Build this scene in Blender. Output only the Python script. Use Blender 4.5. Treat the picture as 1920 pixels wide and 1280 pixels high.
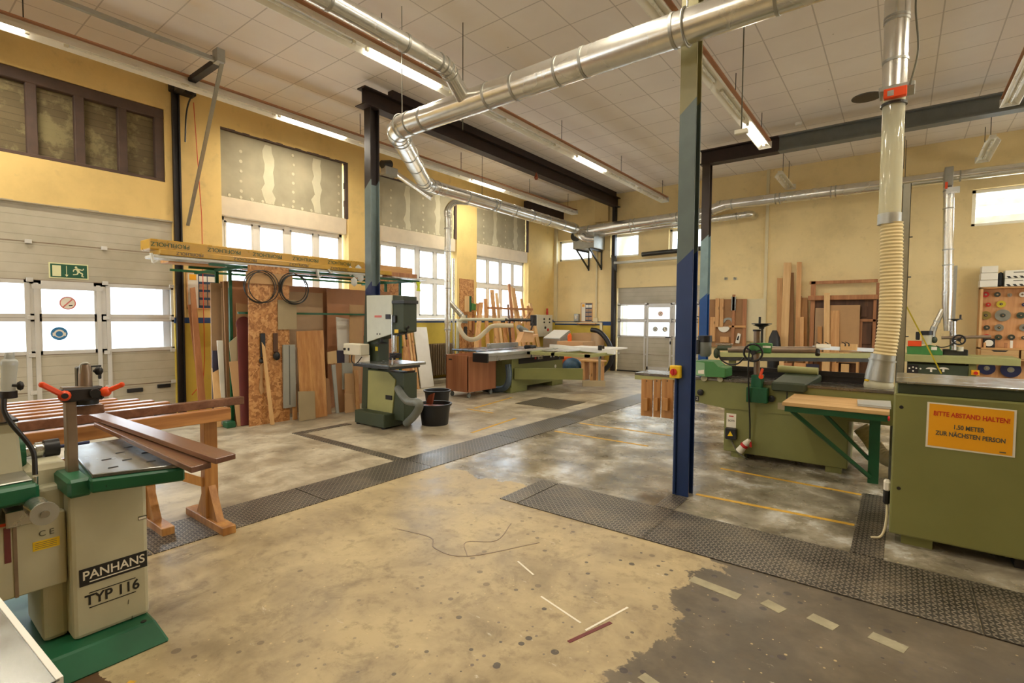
import bpy, bmesh, math, random
from mathutils import Vector, Matrix
random.seed(7)
for o in list(bpy.data.objects): bpy.data.objects.remove(o)
SC = bpy.context.scene; C = SC.collection
# ---------------------------------------------------------------- camera
F = 948.0; YAW, PITCH, ROLL, EYE = math.radians(37.5), math.radians(2.5), math.radians(0.33), 1.55
_f = Vector((-math.sin(YAW)*math.cos(PITCH), math.cos(YAW)*math.cos(PITCH), -math.sin(PITCH)))
_r = Vector((math.cos(YAW), math.sin(YAW), 0)); _u = _r.cross(_f)
_r, _u = math.cos(ROLL)*_r+math.sin(ROLL)*_u, -math.sin(ROLL)*_r+math.cos(ROLL)*_u
cam = bpy.data.cameras.new('camera'); cam.sensor_width = 36; cam.lens = 36*F/1920; cam.clip_start = .05
camo = bpy.data.objects.new('camera', cam); C.objects.link(camo); SC.camera = camo
m3 = Matrix((_r, _u, -_f)).transposed().to_4x4(); m3.translation = Vector((0, 0, EYE)); camo.matrix_world = m3
# measuring helpers: where a pixel's ray meets a real plane of the room
EYEP = Vector((0, 0, EYE))
def ray(x, y): return _f+_r*((x-960)/F)-_u*((y-640)/F)
def _on(x, y, i, v): d = ray(x, y); return EYEP+d*((v-EYEP[i])/d[i])
def WX(x, y, v): return _on(x, y, 0, v)
def WY(x, y, v): return _on(x, y, 1, v)
def WZ(x, y, v=0.0): return _on(x, y, 2, v)
# ---------------------------------------------------------------- world, exposure
SC.view_settings.view_transform = 'Standard'; SC.view_settings.look = 'None'
SC.view_settings.exposure = 0.47; SC.view_settings.gamma = 1.0; SC.view_settings.use_curve_mapping = False
wd = bpy.data.worlds.new('sky'); SC.world = wd; wd.use_nodes = True
bg = wd.node_tree.nodes['Background']; bg.inputs[0].default_value = (0.78, 0.89, 1.0, 1); bg.inputs[1].default_value = 7.5
def light(name, kind, loc, rot, energy, color, sx=1, sy=1, portal=False):
    l = bpy.data.lights.new(name, kind); l.energy = energy; l.color = color
    if kind == 'AREA': l.shape = 'RECTANGLE'; l.size = sx; l.size_y = sy
    if portal: l.cycles.is_portal = True
    o = bpy.data.objects.new(name, l); C.objects.link(o); o.location = loc; o.rotation_euler = rot; return o
H90 = math.pi/2; XRL = 6.7
for i, (y0, y1, z0, z1) in enumerate([(3.83, 6.29, 1.55, 3.3), (7.09, 9.51, 1.55, 3.3), (10.28, 12.67, 1.55, 3.3), (-.5, 3.1, 1.0, 2.0)]):
    light('daylight_opening', 'AREA', (-9.5, (y0+y1)/2, (z0+z1)/2), (0, -H90, 0), 1, (1, 1, 1), z1-z0, y1-y0, True)
for i, (x0, x1, z0, z1) in enumerate([(-9.0, -7.7, 3.4, 4.1), (-7.1, -6.2, 3.4, 4.1), (-5.3, -4.3, 3.4, 4.1), (1.1, 2.6, 3.5, 4.3), (-6.8, -4.4, 1, 2)]):
    light('daylight_opening', 'AREA', ((x0+x1)/2, 14.6, (z0+z1)/2), (-H90, 0, 0), 1, (1, 1, 1), x1-x0, z1-z0, True)
light('daylight_opening', 'AREA', (XRL, 9.85, 2.4), (0, H90, 0), 1, (1, 1, 1), 1.75, 5.6, True)  # portal of the unseen windows added in the right wall
for x in (-6.5,):  # portal of the unseen window added behind the camera
    light('daylight_opening', 'AREA', (x, -4.4, 2.4), (H90, 0, 0), 1, (1, 1, 1), 2.4, 1.7, True)
# ---------------------------------------------------------------- helpers
def lin(c):
    return tuple(((v/255.)/12.92 if v/255. <= .04045 else ((v/255.+.055)/1.055)**2.4) for v in c)+(1,)
def _nt(name):
    m = bpy.data.materials.new(name); m.use_nodes = True; nt = m.node_tree
    return m, nt, nt.nodes['Principled BSDF']
def N(nt, t, **k):
    n = nt.nodes.new(t)
    for a, b in k.items(): setattr(n, a, b)
    return n
def link(nt, a, b): nt.links.new(a, b)
def coords(nt, scale=(1, 1, 1), loc=(0, 0, 0), rot=(0, 0, 0)):
    tc = N(nt, 'ShaderNodeTexCoord'); mp = N(nt, 'ShaderNodeMapping')
    mp.inputs['Scale'].default_value = scale; mp.inputs['Location'].default_value = loc; mp.inputs['Rotation'].default_value = rot
    link(nt, tc.outputs['Object'], mp.inputs[0]); return mp.outputs[0]
def noise(nt, vec, scale, detail=4, rough=.55, dist=0):
    n = N(nt, 'ShaderNodeTexNoise'); n.inputs['Scale'].default_value = scale; n.inputs['Detail'].default_value = detail
    n.inputs['Roughness'].default_value = rough; n.inputs['Distortion'].default_value = dist
    link(nt, vec, n.inputs['Vector']); return n.outputs[0]
def ramp(nt, fac, stops, interp='LINEAR'):
    r = N(nt, 'ShaderNodeValToRGB'); cr = r.color_ramp; cr.interpolation = interp
    while len(cr.elements) < len(stops): cr.elements.new(.5)
    for e, (p, c) in zip(cr.elements, stops): e.position = p; e.color = c
    link(nt, fac, r.inputs[0]); return r.outputs[0]
def g(v): return (v, v, v, 1)
def mathn(nt, op, a, b=None, c=None):
    n = N(nt, 'ShaderNodeMath', operation=op)
    for i, v in enumerate((a, b, c)):
        if v is None: continue
        if isinstance(v, (int, float)): n.inputs[i].default_value = v
        else: link(nt, v, n.inputs[i])
    return n.outputs[0]
def mixc(nt, fac, a, b, mode='MIX'):
    n = N(nt, 'ShaderNodeMix', data_type='RGBA', blend_type=mode)
    for i, v in ((0, fac), (6, a), (7, b)):
        if isinstance(v, (int, float, tuple)): n.inputs[i].default_value = v
        else: link(nt, v, n.inputs[i])
    return n.outputs[2]
def bump(nt, bs, h, strength=.3, dist=.01):
    b = N(nt, 'ShaderNodeBump'); b.inputs['Strength'].default_value = strength; b.inputs['Distance'].default_value = dist
    link(nt, h, b.inputs['Height']); link(nt, b.outputs[0], bs.inputs['Normal'])
MATS = {}
def paint(name, rgb, rough=.5, metal=0.0, var=.12, scale=6, bmp=0.0, spec=None):
    """a surface of one colour with a little wear and dirt"""
    m, nt, bs = _nt(name); v = coords(nt); n = noise(nt, v, scale, 5)
    c = lin(rgb); d = tuple(x*(1-var) for x in c[:3])+(1,); l = tuple(min(1, x*(1+var*.7)) for x in c[:3])+(1,)
    link(nt, ramp(nt, n, [(.3, d), (.7, l)]), bs.inputs['Base Color'])
    bs.inputs['Metallic'].default_value = metal
    link(nt, ramp(nt, n, [(.2, g(max(0, rough-.08))), (.8, g(min(1, rough+.1)))]), bs.inputs['Roughness'])
    if bmp: bump(nt, bs, noise(nt, v, scale*8, 3), bmp)
    MATS[name] = m; return m
def wood(name, a, b, axis='z', rough=.55, ring=9, knots=False):
    m, nt, bs = _nt(name); s = [ring, ring, ring]; s['xyz'.index(axis)] = ring*.06
    v = coords(nt, tuple(s)); n1 = noise(nt, v, 1.0, 3, .5, .6); n2 = noise(nt, v, 5.0, 5, .7, .2)
    f = mathn(nt, 'ADD', mathn(nt, 'MULTIPLY', n1, .65), mathn(nt, 'MULTIPLY', n2, .35))
    col = ramp(nt, f, [(.36, lin(b)), (.5, lin(tuple((x+y)/2 for x, y in zip(a, b)))), (.64, lin(a))])
    if knots:
        s2 = [6, 6, 6]; s2['xyz'.index(axis)] = 2.2
        vo = N(nt, 'ShaderNodeTexVoronoi'); vo.inputs['Scale'].default_value = 1.0; link(nt, coords(nt, tuple(s2)), vo.inputs['Vector'])
        k = ramp(nt, vo.outputs['Distance'], [(.06, g(.35)), (.14, g(1))]); col = mixc(nt, 1.0, col, k, 'MULTIPLY')
    link(nt, col, bs.inputs['Base Color']); bs.inputs['Roughness'].default_value = rough
    bump(nt, bs, n2, .12, .004); MATS[name] = m; return m
def galv(name, rgb=(214, 214, 208), rough=.32):
    m, nt, bs = _nt(name); v = coords(nt); n = noise(nt, v, 14, 4); n2 = noise(nt, v, 1.5, 3)
    c = lin(rgb); link(nt, ramp(nt, n, [(.3, tuple(x*.88 for x in c[:3])+(1,)), (.7, c)]), bs.inputs['Base Color'])
    bs.inputs['Metallic'].default_value = .85
    link(nt, ramp(nt, n2, [(.3, g(rough-.02)), (.7, g(rough+.06))]), bs.inputs['Roughness'])
    MATS[name] = m; return m
def emit(name, rgb, s):
    m, nt, bs = _nt(name); bs.inputs['Base Color'].default_value = lin(rgb); bs.inputs['Emission Color'].default_value = lin(rgb)
    bs.inputs['Emission Strength'].default_value = s; MATS[name] = m; return m
def glassy(name, tint=(1, 1, 1, 1), refl=.06, cloudy=0.0, cc=(1, 1, 1, 1)):
    m, nt, bs = _nt(name); out = nt.nodes['Material Output']
    t = N(nt, 'ShaderNodeBsdfTransparent'); t.inputs[0].default_value = tint
    gl = N(nt, 'ShaderNodeBsdfGlossy'); gl.inputs['Roughness'].default_value = .05
    mx = N(nt, 'ShaderNodeMixShader'); mx.inputs[0].default_value = refl; link(nt, t.outputs[0], mx.inputs[1]); link(nt, gl.outputs[0], mx.inputs[2]); last = mx.outputs[0]
    if cloudy:
        df = N(nt, 'ShaderNodeBsdfDiffuse'); df.inputs[0].default_value = cc
        m2 = N(nt, 'ShaderNodeMixShader'); m2.inputs[0].default_value = cloudy; link(nt, last, m2.inputs[1]); link(nt, df.outputs[0], m2.inputs[2]); last = m2.outputs[0]
    link(nt, last, out.inputs[0]); MATS[name] = m; return m
class MB:
    """collects shapes for ONE mesh"""
    def __init__(s): s.bm = bmesh.new()
    def hexa(s, p, bev=0, seg=1):
        v = [s.bm.verts.new(q) for q in p]
        fs = [s.bm.faces.new([v[i] for i in f]) for f in ((0, 3, 2, 1), (4, 5, 6, 7), (0, 1, 5, 4), (1, 2, 6, 5), (2, 3, 7, 6), (3, 0, 4, 7))]
        if bev:
            es = {e for f in fs for e in f.edges}
            bmesh.ops.bevel(s.bm, geom=list(es), offset=bev, segments=seg, affect='EDGES', profile=.5)
        return s
    def box(s, x0, x1, y0, y1, z0, z1, bev=0, seg=1, M=None):
        p = [Vector(q) for q in ((x0, y0, z0), (x1, y0, z0), (x1, y1, z0), (x0, y1, z0), (x0, y0, z1), (x1, y0, z1), (x1, y1, z1), (x0, y1, z1))]
        if M: p = [M @ q for q in p]
        return s.hexa(p, bev, seg)
    def bar(s, a, b, w, h=None, up=(0, 0, 1), bev=0):
        """box section from a to b"""
        a, b = Vector(a), Vector(b); h = h or w; d = (b-a).normalized(); up = Vector(up)
        if abs(d.dot(up)) > .98: up = Vector((0, 1, 0)) if abs(d.y) < .9 else Vector((1, 0, 0))
        sd = d.cross(up).normalized(); u = sd.cross(d).normalized(); sd *= w/2; u *= h/2
        return s.hexa([a-sd-u, a+sd-u, b+sd-u, b-sd-u, a-sd+u, a+sd+u, b+sd+u, b-sd+u], bev)
    def tube(s, pts, r, seg=16, cap=True, rs=None):
        pts = [Vector(p) for p in pts]; rings = []; n = len(pts); prev = None
        for i, p in enumerate(pts):
            t = (pts[min(i+1, n-1)]-pts[max(i-1, 0)]).normalized()
            if prev is None: a = t.orthogonal().normalized()
            else: a = (prev-t*prev.dot(t)).normalized()
            prev = a; b = t.cross(a); rr = rs[i] if rs else r
            rings.append([s.bm.verts.new(p+(a*math.cos(2*math.pi*k/seg)+b*math.sin(2*math.pi*k/seg))*rr) for k in range(seg)])
        for q, w in zip(rings, rings[1:]):
            for k in range(seg):
                f = s.bm.faces.new((q[k], q[(k+1) % seg], w[(k+1) % seg], w[k])); f.smooth = True
        if cap: s.bm.faces.new(rings[0][::-1]); s.bm.faces.new(rings[-1])
        return s
    def cyl(s, a, b, r, r2=None, seg=24): return s.tube([a, b], r, seg, True, [r, r if r2 is None else r2])
    def lathe(s, prof, loc, axis='z', seg=24, closed=False):
        rings = []
        for (r, h) in prof:
            ring = []
            for k in range(seg):
                c, n = math.cos(2*math.pi*k/seg)*r, math.sin(2*math.pi*k/seg)*r
                q = {'z': (c, n, h), 'x': (h, c, n), 'y': (n, h, c)}[axis]; ring.append(s.bm.verts.new(Vector(q)+Vector(loc)))
            rings.append(ring)
        pr = list(zip(rings, rings[1:]))
        if closed: pr.append((rings[-1], rings[0]))
        for q, w in pr:
            for k in range(seg):
                f = s.bm.faces.new((q[k], q[(k+1) % seg], w[(k+1) % seg], w[k])); f.smooth = True
        if not closed: s.bm.faces.new(rings[0][::-1]); s.bm.faces.new(rings[-1])
        return s
    def prism(s, pts, d, bev=0):
        """polygon (3-D points) extruded by vector d"""
        d = Vector(d); a = [s.bm.verts.new(Vector(p)) for p in pts]; b = [s.bm.verts.new(Vector(p)+d) for p in pts]; n = len(a)
        fs = [s.bm.faces.new(a), s.bm.faces.new(b[::-1])]+[s.bm.faces.new((a[i], b[i], b[(i+1) % n], a[(i+1) % n])) for i in range(n)]
        if bev: bmesh.ops.bevel(s.bm, geom=list({e for f in fs for e in f.edges}), offset=bev, segments=1, affect='EDGES')
        return s
    def ball(s, c, r, sz=(1, 1, 1), seg=16):
        M = Matrix.Translation(c) @ Matrix.Diagonal((sz[0]*r, sz[1]*r, sz[2]*r, 1))
        k = bmesh.ops.create_uvsphere(s.bm, u_segments=seg, v_segments=seg//2, radius=1, matrix=M)
        for v in k['verts']:
            for f in v.link_faces: f.smooth = True
        return s
    def ring(s, c, ax, R, r, seg=32, sseg=8, arc=1.0, start=0):
        ax = Vector(ax).normalized(); a = ax.orthogonal().normalized(); b = ax.cross(a); n = int(seg*arc)
        pts = [Vector(c)+(a*math.cos(start+2*math.pi*arc*k/n)+b*math.sin(start+2*math.pi*arc*k/n))*R for k in range(n+1)]
        return s.tube(pts, r, sseg, arc < 1)
def wpos(o):
    v = Vector((0, 0, 0))
    while o: v += Vector(o.location); o = o.parent
    return v
def crease(bm):
    for e in bm.edges:
        if len(e.link_faces) == 2 and e.calc_face_angle(0) > .75: e.smooth = False
def obj(name, mb, mat, parent=None, label=None):
    """link ONE mesh; coordinates in mb are the room's"""
    bm = mb.bm; bmesh.ops.recalc_face_normals(bm, faces=bm.faces); crease(bm)
    if parent is None:
        vs = [v.co for v in bm.verts]; x = [v.x for v in vs]; y = [v.y for v in vs]; z = [v.z for v in vs]
        off = Vector(((min(x)+max(x))/2, (min(y)+max(y))/2, min(z)))
    else: off = wpos(parent)
    for v in bm.verts: v.co -= off
    me = bpy.data.meshes.new(name); bm.to_mesh(me); bm.free()
    me.materials.append(MATS[mat] if isinstance(mat, str) else mat)
    o = bpy.data.objects.new(name, me); C.objects.link(o)
    if parent is None: o.location = off
    else: o.parent = parent
    if label: o['label'] = label
    return o
def tag(o, label, cat, group=None, kind=None):
    o['label'] = label; o['category'] = cat
    if group: o['group'] = group
    if kind: o['kind'] = kind
    return o
def thing(name, label, cat, loc, group=None):
    o = bpy.data.objects.new(name, None); C.objects.link(o); o.empty_display_size = .1; o.location = loc
    return tag(o, label, cat, group)
def struct(name, mb, mat, parent=None):
    bm = mb.bm; bmesh.ops.recalc_face_normals(bm, faces=bm.faces); me = bpy.data.meshes.new(name); bm.to_mesh(me); bm.free()
    me.materials.append(MATS[mat] if isinstance(mat, str) else mat)
    o = bpy.data.objects.new(name, me); C.objects.link(o); o['kind'] = 'structure'
    if parent: o.parent = parent
    return o
def copy_tree(o, loc, label=None, parent=None):
    c = o.copy(); C.objects.link(c)
    if parent is None: c.location = loc
    else: c.parent = parent
    if label: c['label'] = label
    for ch in [q for q in bpy.data.objects if q.parent == o and q != c]: copy_tree(ch, None, None, c)
    return c
def text(name, body, p, right, up, size, mat, parent, ex=.001, align='CENTER', squash=1.0, bold=0.0):
    """raised lettering: p = centre of the line, right/up = its directions"""
    cu = bpy.data.curves.new('lettering', 'FONT'); cu.body = body; cu.size = size; cu.extrude = ex; cu.align_x = align; cu.align_y = 'CENTER'; cu.offset = bold
    t = bpy.data.objects.new('lettering', cu); C.objects.link(t); bpy.context.view_layer.update()
    me = bpy.data.meshes.new_from_object(t); bpy.data.objects.remove(t)
    R, U = Vector(right).normalized(), Vector(up).normalized(); Nn = R.cross(U); M = Matrix((R, U, Nn)).transposed(); off = wpos(parent)
    for v in me.vertices: v.co = M @ Vector((v.co.x*squash, v.co.y, v.co.z))+Vector(p)-off
    me.materials.clear(); me.materials.append(MATS[mat]); o = bpy.data.objects.new(name, me); C.objects.link(o); o.parent = parent; return o
def arc(c, a, b, R, t0, t1, n=8):
    c, a, b = Vector(c), Vector(a), Vector(b); return [c+(a*math.cos(t0+(t1-t0)*k/n)+b*math.sin(t0+(t1-t0)*k/n))*R for k in range(n+1)]
def smooth(pts, n=8):
    """Catmull-Rom through points"""
    P = [Vector(p) for p in pts]; P = [P[0]*2-P[1]]+P+[P[-1]*2-P[-2]]; out = []
    for i in range(1, len(P)-2):
        for k in range(n):
            t = k/n; a, b, c, d = P[i-1:i+3]; out.append(.5*((2*b)+(c-a)*t+(2*a-5*b+4*c-d)*t*t+(3*b-a-3*c+d)*t**3))
    return out+[P[-2]]
def hose(mb, pts, r, pitch=.03, amp=.08, seg=18):
    path = smooth(pts, 24); L = [0]
    for a, b in zip(path, path[1:]): L.append(L[-1]+(b-a).length)
    n = max(8, int(L[-1]/pitch*4)); out = []; j = 0
    for k in range(n+1):
        s = L[-1]*k/n
        while j < len(L)-2 and L[j+1] < s: j += 1
        t = (s-L[j])/max(1e-6, L[j+1]-L[j]); out.append(path[j].lerp(path[j+1], t))
    mb.tube(out, r, seg, True, [r*(1+amp*(.5+.5*math.cos(k*math.pi/2))) for k in range(n+1)]); return mb
# ---------------------------------------------------------------- materials
paint('white_pvc', (236, 234, 226), .35, var=.04); paint('white_laminate', (238, 236, 228), .4, var=.04)
paint('gate_panel', (206, 198, 176), .45, var=.08, scale=3); paint('gate_frame', (212, 210, 204), .35, .25, var=.05)
paint('black_steel', (40, 35, 34), .5, .3, var=.3); paint('brown_steel', (52, 38, 36), .55, .2, var=.3); paint('grey_paint_steel', (112, 116, 114), .5, .1)
paint('black_plastic', (22, 22, 24), .4, var=.2); paint('dark_steel', (72, 72, 70), .38, .8, var=.25); paint('bright_steel', (190, 190, 186), .25, .95, var=.12)
paint('cast_table', (150, 152, 150), .22, .85, var=.2, scale=9); paint('blue_table', (96, 112, 126), .25, .75, var=.2); paint('planer_table', (118, 112, 104), .25, .8, var=.2)
paint('olive_green', (128, 129, 74), .5, var=.07, scale=3); paint('olive_light', (160, 160, 104), .5, var=.07); paint('sage_dark', (58, 68, 48), .5, var=.15)
paint('machine_green', (26, 94, 62), .4, var=.15); paint('feeder_green', (66, 128, 66), .4, var=.12); paint('feeder_pale', (140, 180, 140), .4, var=.1); paint('frame_green', (18, 84, 48), .4, var=.15)
paint('machine_cream', (190, 186, 158), .5, var=.09, scale=4); paint('door_white_green', (206, 212, 200), .4, var=.06); paint('beige_case', (216, 210, 188), .5, var=.06)
paint('aluminium', (200, 202, 200), .3, .8, var=.06); paint('orange', (232, 78, 28), .35, var=.06); paint('red', (196, 36, 30), .4, var=.08); paint('yellow', (236, 196, 24), .45, var=.05)
paint('sign_orange', (244, 172, 22), .5, var=.02); paint('sign_red', (206, 62, 26), .5, var=.02); paint('ink', (28, 26, 24), .6, var=.02); paint('grey_ink', (92, 88, 70), .6, var=.02)
paint('sign_green', (22, 84, 58), .5, var=.03); paint('sign_cream', (226, 226, 178), .5, var=.02); paint('sign_blue', (48, 120, 172), .5, var=.03); paint('sign_pink', (214, 120, 112), .5, var=.03)
paint('paper', (236, 230, 214), .7, var=.03); paint('poster_navy', (40, 60, 84), .5, var=.2); paint('poster_photo', (176, 140, 108), .5, var=.3, scale=30); paint('blue_plastic', (38, 74, 150), .4, var=.1)
paint('plasterboard', (172, 164, 138), .8, var=.16, scale=2.2); paint('filler', (206, 200, 172), .85, var=.06); paint('lintel_white', (222, 208, 182), .6, var=.06); paint('brown_frame', (84, 66, 56), .7, var=.25)
paint('trim_cream', (220, 208, 170), .5, var=.05); paint('cardboard', (206, 160, 112), .8, var=.08); paint('rubber_black', (26, 26, 27), .45, var=.2, scale=3); paint('grey_hose', (120, 124, 118), .4, .2, var=.15); paint('blue_hose', (74, 88, 98), .35, .2, var=.15)
paint('mdf', (186, 148, 104), .75, var=.06); paint('mdf_dark', (158, 118, 80), .75, var=.08); paint('hardboard', (178, 128, 92), .7, var=.07); paint('hardboard_pale', (176, 146, 112), .75, var=.07)
paint('maroon_board', (112, 52, 50), .6, var=.1); paint('grey_board', (160, 160, 150), .5, var=.05); paint('navy_board', (48, 44, 66), .5, var=.08); paint('greige_board', (166, 150, 118), .7, var=.05)
paint('corr_cream', (224, 204, 152), .45, var=.06); paint('steel_brown', (140, 122, 104), .38, .5, var=.25); paint('blade_dark', (74, 76, 66), .4, .6, var=.2); paint('blade_gold', (140, 124, 62), .4, .4, var=.2)
paint('blade_grey', (150, 150, 140), .35, .7, var=.15); paint('blade_blue', (44, 48, 84), .4, .3, var=.25); paint('blade_yellow', (204, 184, 44), .4, var=.1); paint('bag_blue', (22, 62, 84), .5, var=.4, scale=20)
paint('bottle_orange', (228, 96, 26), .35, var=.05); paint('radiator_brown', (120, 100, 72), .5, var=.1); paint('worn_line', (164, 156, 128), .7, var=.2, scale=12); paint('concrete', (170, 160, 138), .85, var=.12); paint('outdoor_ground', (190, 190, 190), .9); paint('outdoor_wall', (214, 216, 218), .9, var=.03)
paint('wrap_yellow', (200, 156, 48), .3, var=.1, scale=8); paint('wrap_clear', (220, 222, 216), .2, var=.1, scale=20); paint('ply_edge', (214, 178, 124), .6, var=.1)
paint('strip_case', (236, 230, 212), .35, .0, var=.05); paint('reflector', (240, 236, 222), .3, .0, var=.03); paint('tube_off', (226, 224, 210), .25, var=.02)
paint('floor_yellow', (214, 168, 58), .6, var=.2, scale=20); paint('hi_vis', (214, 226, 46), .5, var=.05); paint('foil', (216, 216, 210), .3, .4, var=.25, scale=18)
wood('pine', (222, 178, 122), (190, 136, 82), 'z', knots=True); wood('pine_pale', (232, 196, 142), (206, 162, 106), 'z'); wood('pine_x', (222, 176, 114), (186, 132, 76), 'x'); wood('pine_y', (224, 176, 112), (186, 126, 70), 'y')
wood('larch', (214, 164, 106), (176, 118, 66), 'z', ring=12); wood('beech', (222, 168, 112), (190, 134, 84), 'z', ring=7); wood('beech_x', (212, 176, 120), (184, 142, 90), 'x', ring=10)
wood('dark_wood', (110, 74, 48), (70, 44, 28), 'z'); wood('dark_wood_x', (138, 98, 76), (98, 66, 50), 'x', .25, 8); wood('red_wood', (160, 82, 48), (118, 56, 34), 'z'); wood('ply_cart', (170, 114, 76), (140, 86, 54), 'z', .45, 5)
wood('orange_pine_y', (196, 140, 84), (136, 84, 46), 'y', .3); wood('orange_pine', (200, 148, 84), (156, 104, 52), 'z', .4); wood('cherry', (192, 136, 90), (156, 102, 64), 'z')
galv('galvanised', (226, 225, 218), .24); galv('galvanised_dull', (176, 176, 168), .42)
emit('tube_lit', (255, 246, 232), 24.0)
glassy('window_glass', refl=.05); glassy('clear_tube', (.93, .93, .85, 1), .12, .45, (.78, .76, .58, 1)); glassy('clear_hose', (.9, .88, .78, 1), .1, .5, (.75, .68, .5, 1)); glassy('reservoir', (.9, .92, .92, 1), .1, .45, (.6, .62, .6, 1))
# OSB
m, nt, bs = _nt('osb'); v = coords(nt, (1, 1, 1)); vo = N(nt, 'ShaderNodeTexVoronoi'); vo.inputs['Scale'].default_value = 26; vo.inputs['Randomness'].default_value = 1
ad = N(nt, 'ShaderNodeVectorMath', operation='MULTIPLY_ADD'); nn = N(nt, 'ShaderNodeTexNoise'); nn.inputs['Scale'].default_value = 9; link(nt, v, nn.inputs['Vector'])
link(nt, nn.outputs[1], ad.inputs[0]); ad.inputs[1].default_value = (.22, .22, .22); link(nt, v, ad.inputs[2]); link(nt, ad.outputs[0], vo.inputs['Vector'])
sp = N(nt, 'ShaderNodeSeparateColor'); link(nt, vo.outputs['Color'], sp.inputs[0])
link(nt, ramp(nt, sp.outputs[0], [(0, lin((150, 98, 52))), (.5, lin((188, 132, 76))), (1, lin((212, 162, 106)))]), bs.inputs['Base Color']); bs.inputs['Roughness'].default_value = .55; MATS['osb'] = m
def wallmat(name, upper, lower, zlo, zhi, band=True, edge=None):
    m, nt, bs = _nt(name); v = coords(nt); sx = N(nt, 'ShaderNodeSeparateXYZ'); link(nt, v, sx.inputs[0]); z = sx.outputs[2]
    n = noise(nt, v, 1.1, 6, .65); n2 = noise(nt, v, 26, 4, .6); n3 = noise(nt, v, 5, 4)
    def tone(c): return ramp(nt, n, [(.28, tuple(x*.84 for x in lin(c)[:3])+(1,)), (.5, lin(c)), (.75, tuple(min(1, x*1.06) for x in lin(c)[:3])+(1,))])
    col = tone(upper)
    if band:
        f = mathn(nt, 'GREATER_THAN', z, zhi); b2 = mathn(nt, 'GREATER_THAN', z, zlo)
        low = mixc(nt, b2, tone(lower), lin((44, 74, 122)))
        if edge is not None:
            ex = mathn(nt, 'GREATER_THAN', sx.outputs[0], edge); f = mathn(nt, 'MAXIMUM', f, ex)
        col = mixc(nt, f, low, col)
    st = ramp(nt, n3, [(.62, g(0)), (.74, g(.22))]); col = mixc(nt, st, col, lin((150, 130, 96)))
    link(nt, col, bs.inputs['Base Color']); bs.inputs['Roughness'].default_value = .8
    bump(nt, bs, mathn(nt, 'ADD', n2, mathn(nt, 'MULTIPLY', n, 2)), .35, .006); MATS[name] = m
wallmat('wall_left_paint', (228, 198, 128), (206, 180, 74), 1.46, 1.55); wallmat('wall_back_paint', (236, 214, 160), (206, 180, 78), 1.38, 1.5, True, -6.95); wallmat('wall_plain', (230, 204, 146), (0, 0, 0), 0, 0, False)
# ceiling tiles
m, nt, bs = _nt('ceiling_tile'); v = coords(nt); sx = N(nt, 'ShaderNodeSeparateXYZ'); link(nt, v, sx.inputs[0])
def gridline(s, off, w=.016):
    a = mathn(nt, 'FRACT', mathn(nt, 'MULTIPLY', mathn(nt, 'ADD', s, off), 1/.635)); return mathn(nt, 'LESS_THAN', a, w/.635)
gl = mathn(nt, 'MAXIMUM', gridline(sx.outputs[0], 40.98), gridline(sx.outputs[1], 40.6))
n = noise(nt, v, .7, 5); n2 = noise(nt, v, 60, 3); vo = N(nt, 'ShaderNodeTexVoronoi'); vo.inputs['Scale'].default_value = 2.4; link(nt, v, vo.inputs['Vector'])
col = ramp(nt, n, [(.3, lin((230, 220, 208))), (.7, lin((242, 234, 224)))])
col = mixc(nt, ramp(nt, vo.outputs['Distance'], [(.02, g(.7)), (.035, g(0))]), col, lin((90, 80, 70)))
col = mixc(nt, mathn(nt, 'MULTIPLY', gl, .5), col, lin((150, 136, 122)))
link(nt, col, bs.inputs['Base Color']); bs.inputs['Roughness'].default_value = .85; bump(nt, bs, mathn(nt, 'ADD', mathn(nt, 'MULTIPLY', gl, -2.5), mathn(nt, 'MULTIPLY', n2, .3)), .3, .004); MATS['ceiling_tile'] = m
# floor: worn concrete with painted areas
m, nt, bs = _nt('floor_concrete'); v = coords(nt); sx = N(nt, 'ShaderNodeSeparateXYZ'); link(nt, v, sx.inputs[0]); X, Y = sx.outputs[0], sx.outputs[1]
nA = noise(nt, v, .55, 6, .6); nB = noise(nt, v, 2.2, 7, .65, .3); nC = noise(nt, v, 9, 6, .7); nD = noise(nt, v, 1.3, 5, .7)
conc = ramp(nt, nB, [(.3, lin((126, 114, 96))), (.46, lin((164, 152, 128))), (.62, lin((196, 186, 162)))])
grey = ramp(nt, nB, [(.34, lin((96, 90, 78))), (.48, lin((134, 126, 108))), (.56, lin((164, 156, 138))), (.64, lin((204, 202, 194)))])
tan = ramp(nt, nB, [(.3, lin((138, 122, 92))), (.46, lin((168, 150, 114))), (.62, lin((188, 170, 130)))])
tan = mixc(nt, ramp(nt, nC, [(.53, g(0)), (.68, g(.6))]), tan, lin((124, 106, 80)))
dark = ramp(nt, nD, [(.3, lin((74, 66, 54))), (.5, lin((96, 86, 70))), (.68, lin((124, 112, 92)))])
edge = mathn(nt, 'MULTIPLY', mathn(nt, 'SUBTRACT', nB, .5), 1.0)
def soft(x, w=.02): return mathn(nt, 'MULTIPLY', mathn(nt, 'ADD', mathn(nt, 'DIVIDE', x, w), .5), 1.0)
def sat(x): n_ = N(nt, 'ShaderNodeClamp'); link(nt, x, n_.inputs[0]); return n_.outputs[0]
right = sat(soft(mathn(nt, 'ADD', X, 4.05))); front = sat(soft(mathn(nt, 'SUBTRACT', mathn(nt, 'ADD', mathn(nt, 'MULTIPLY', edge, .9), 3.72), Y)))
rearright = mathn(nt, 'MULTIPLY', right, mathn(nt, 'SUBTRACT', 1.0, front))
col = mixc(nt, rearright, conc, grey)
tanmask = mathn(nt, 'MULTIPLY', front, right); col = mixc(nt, tanmask, col, tan)
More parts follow.
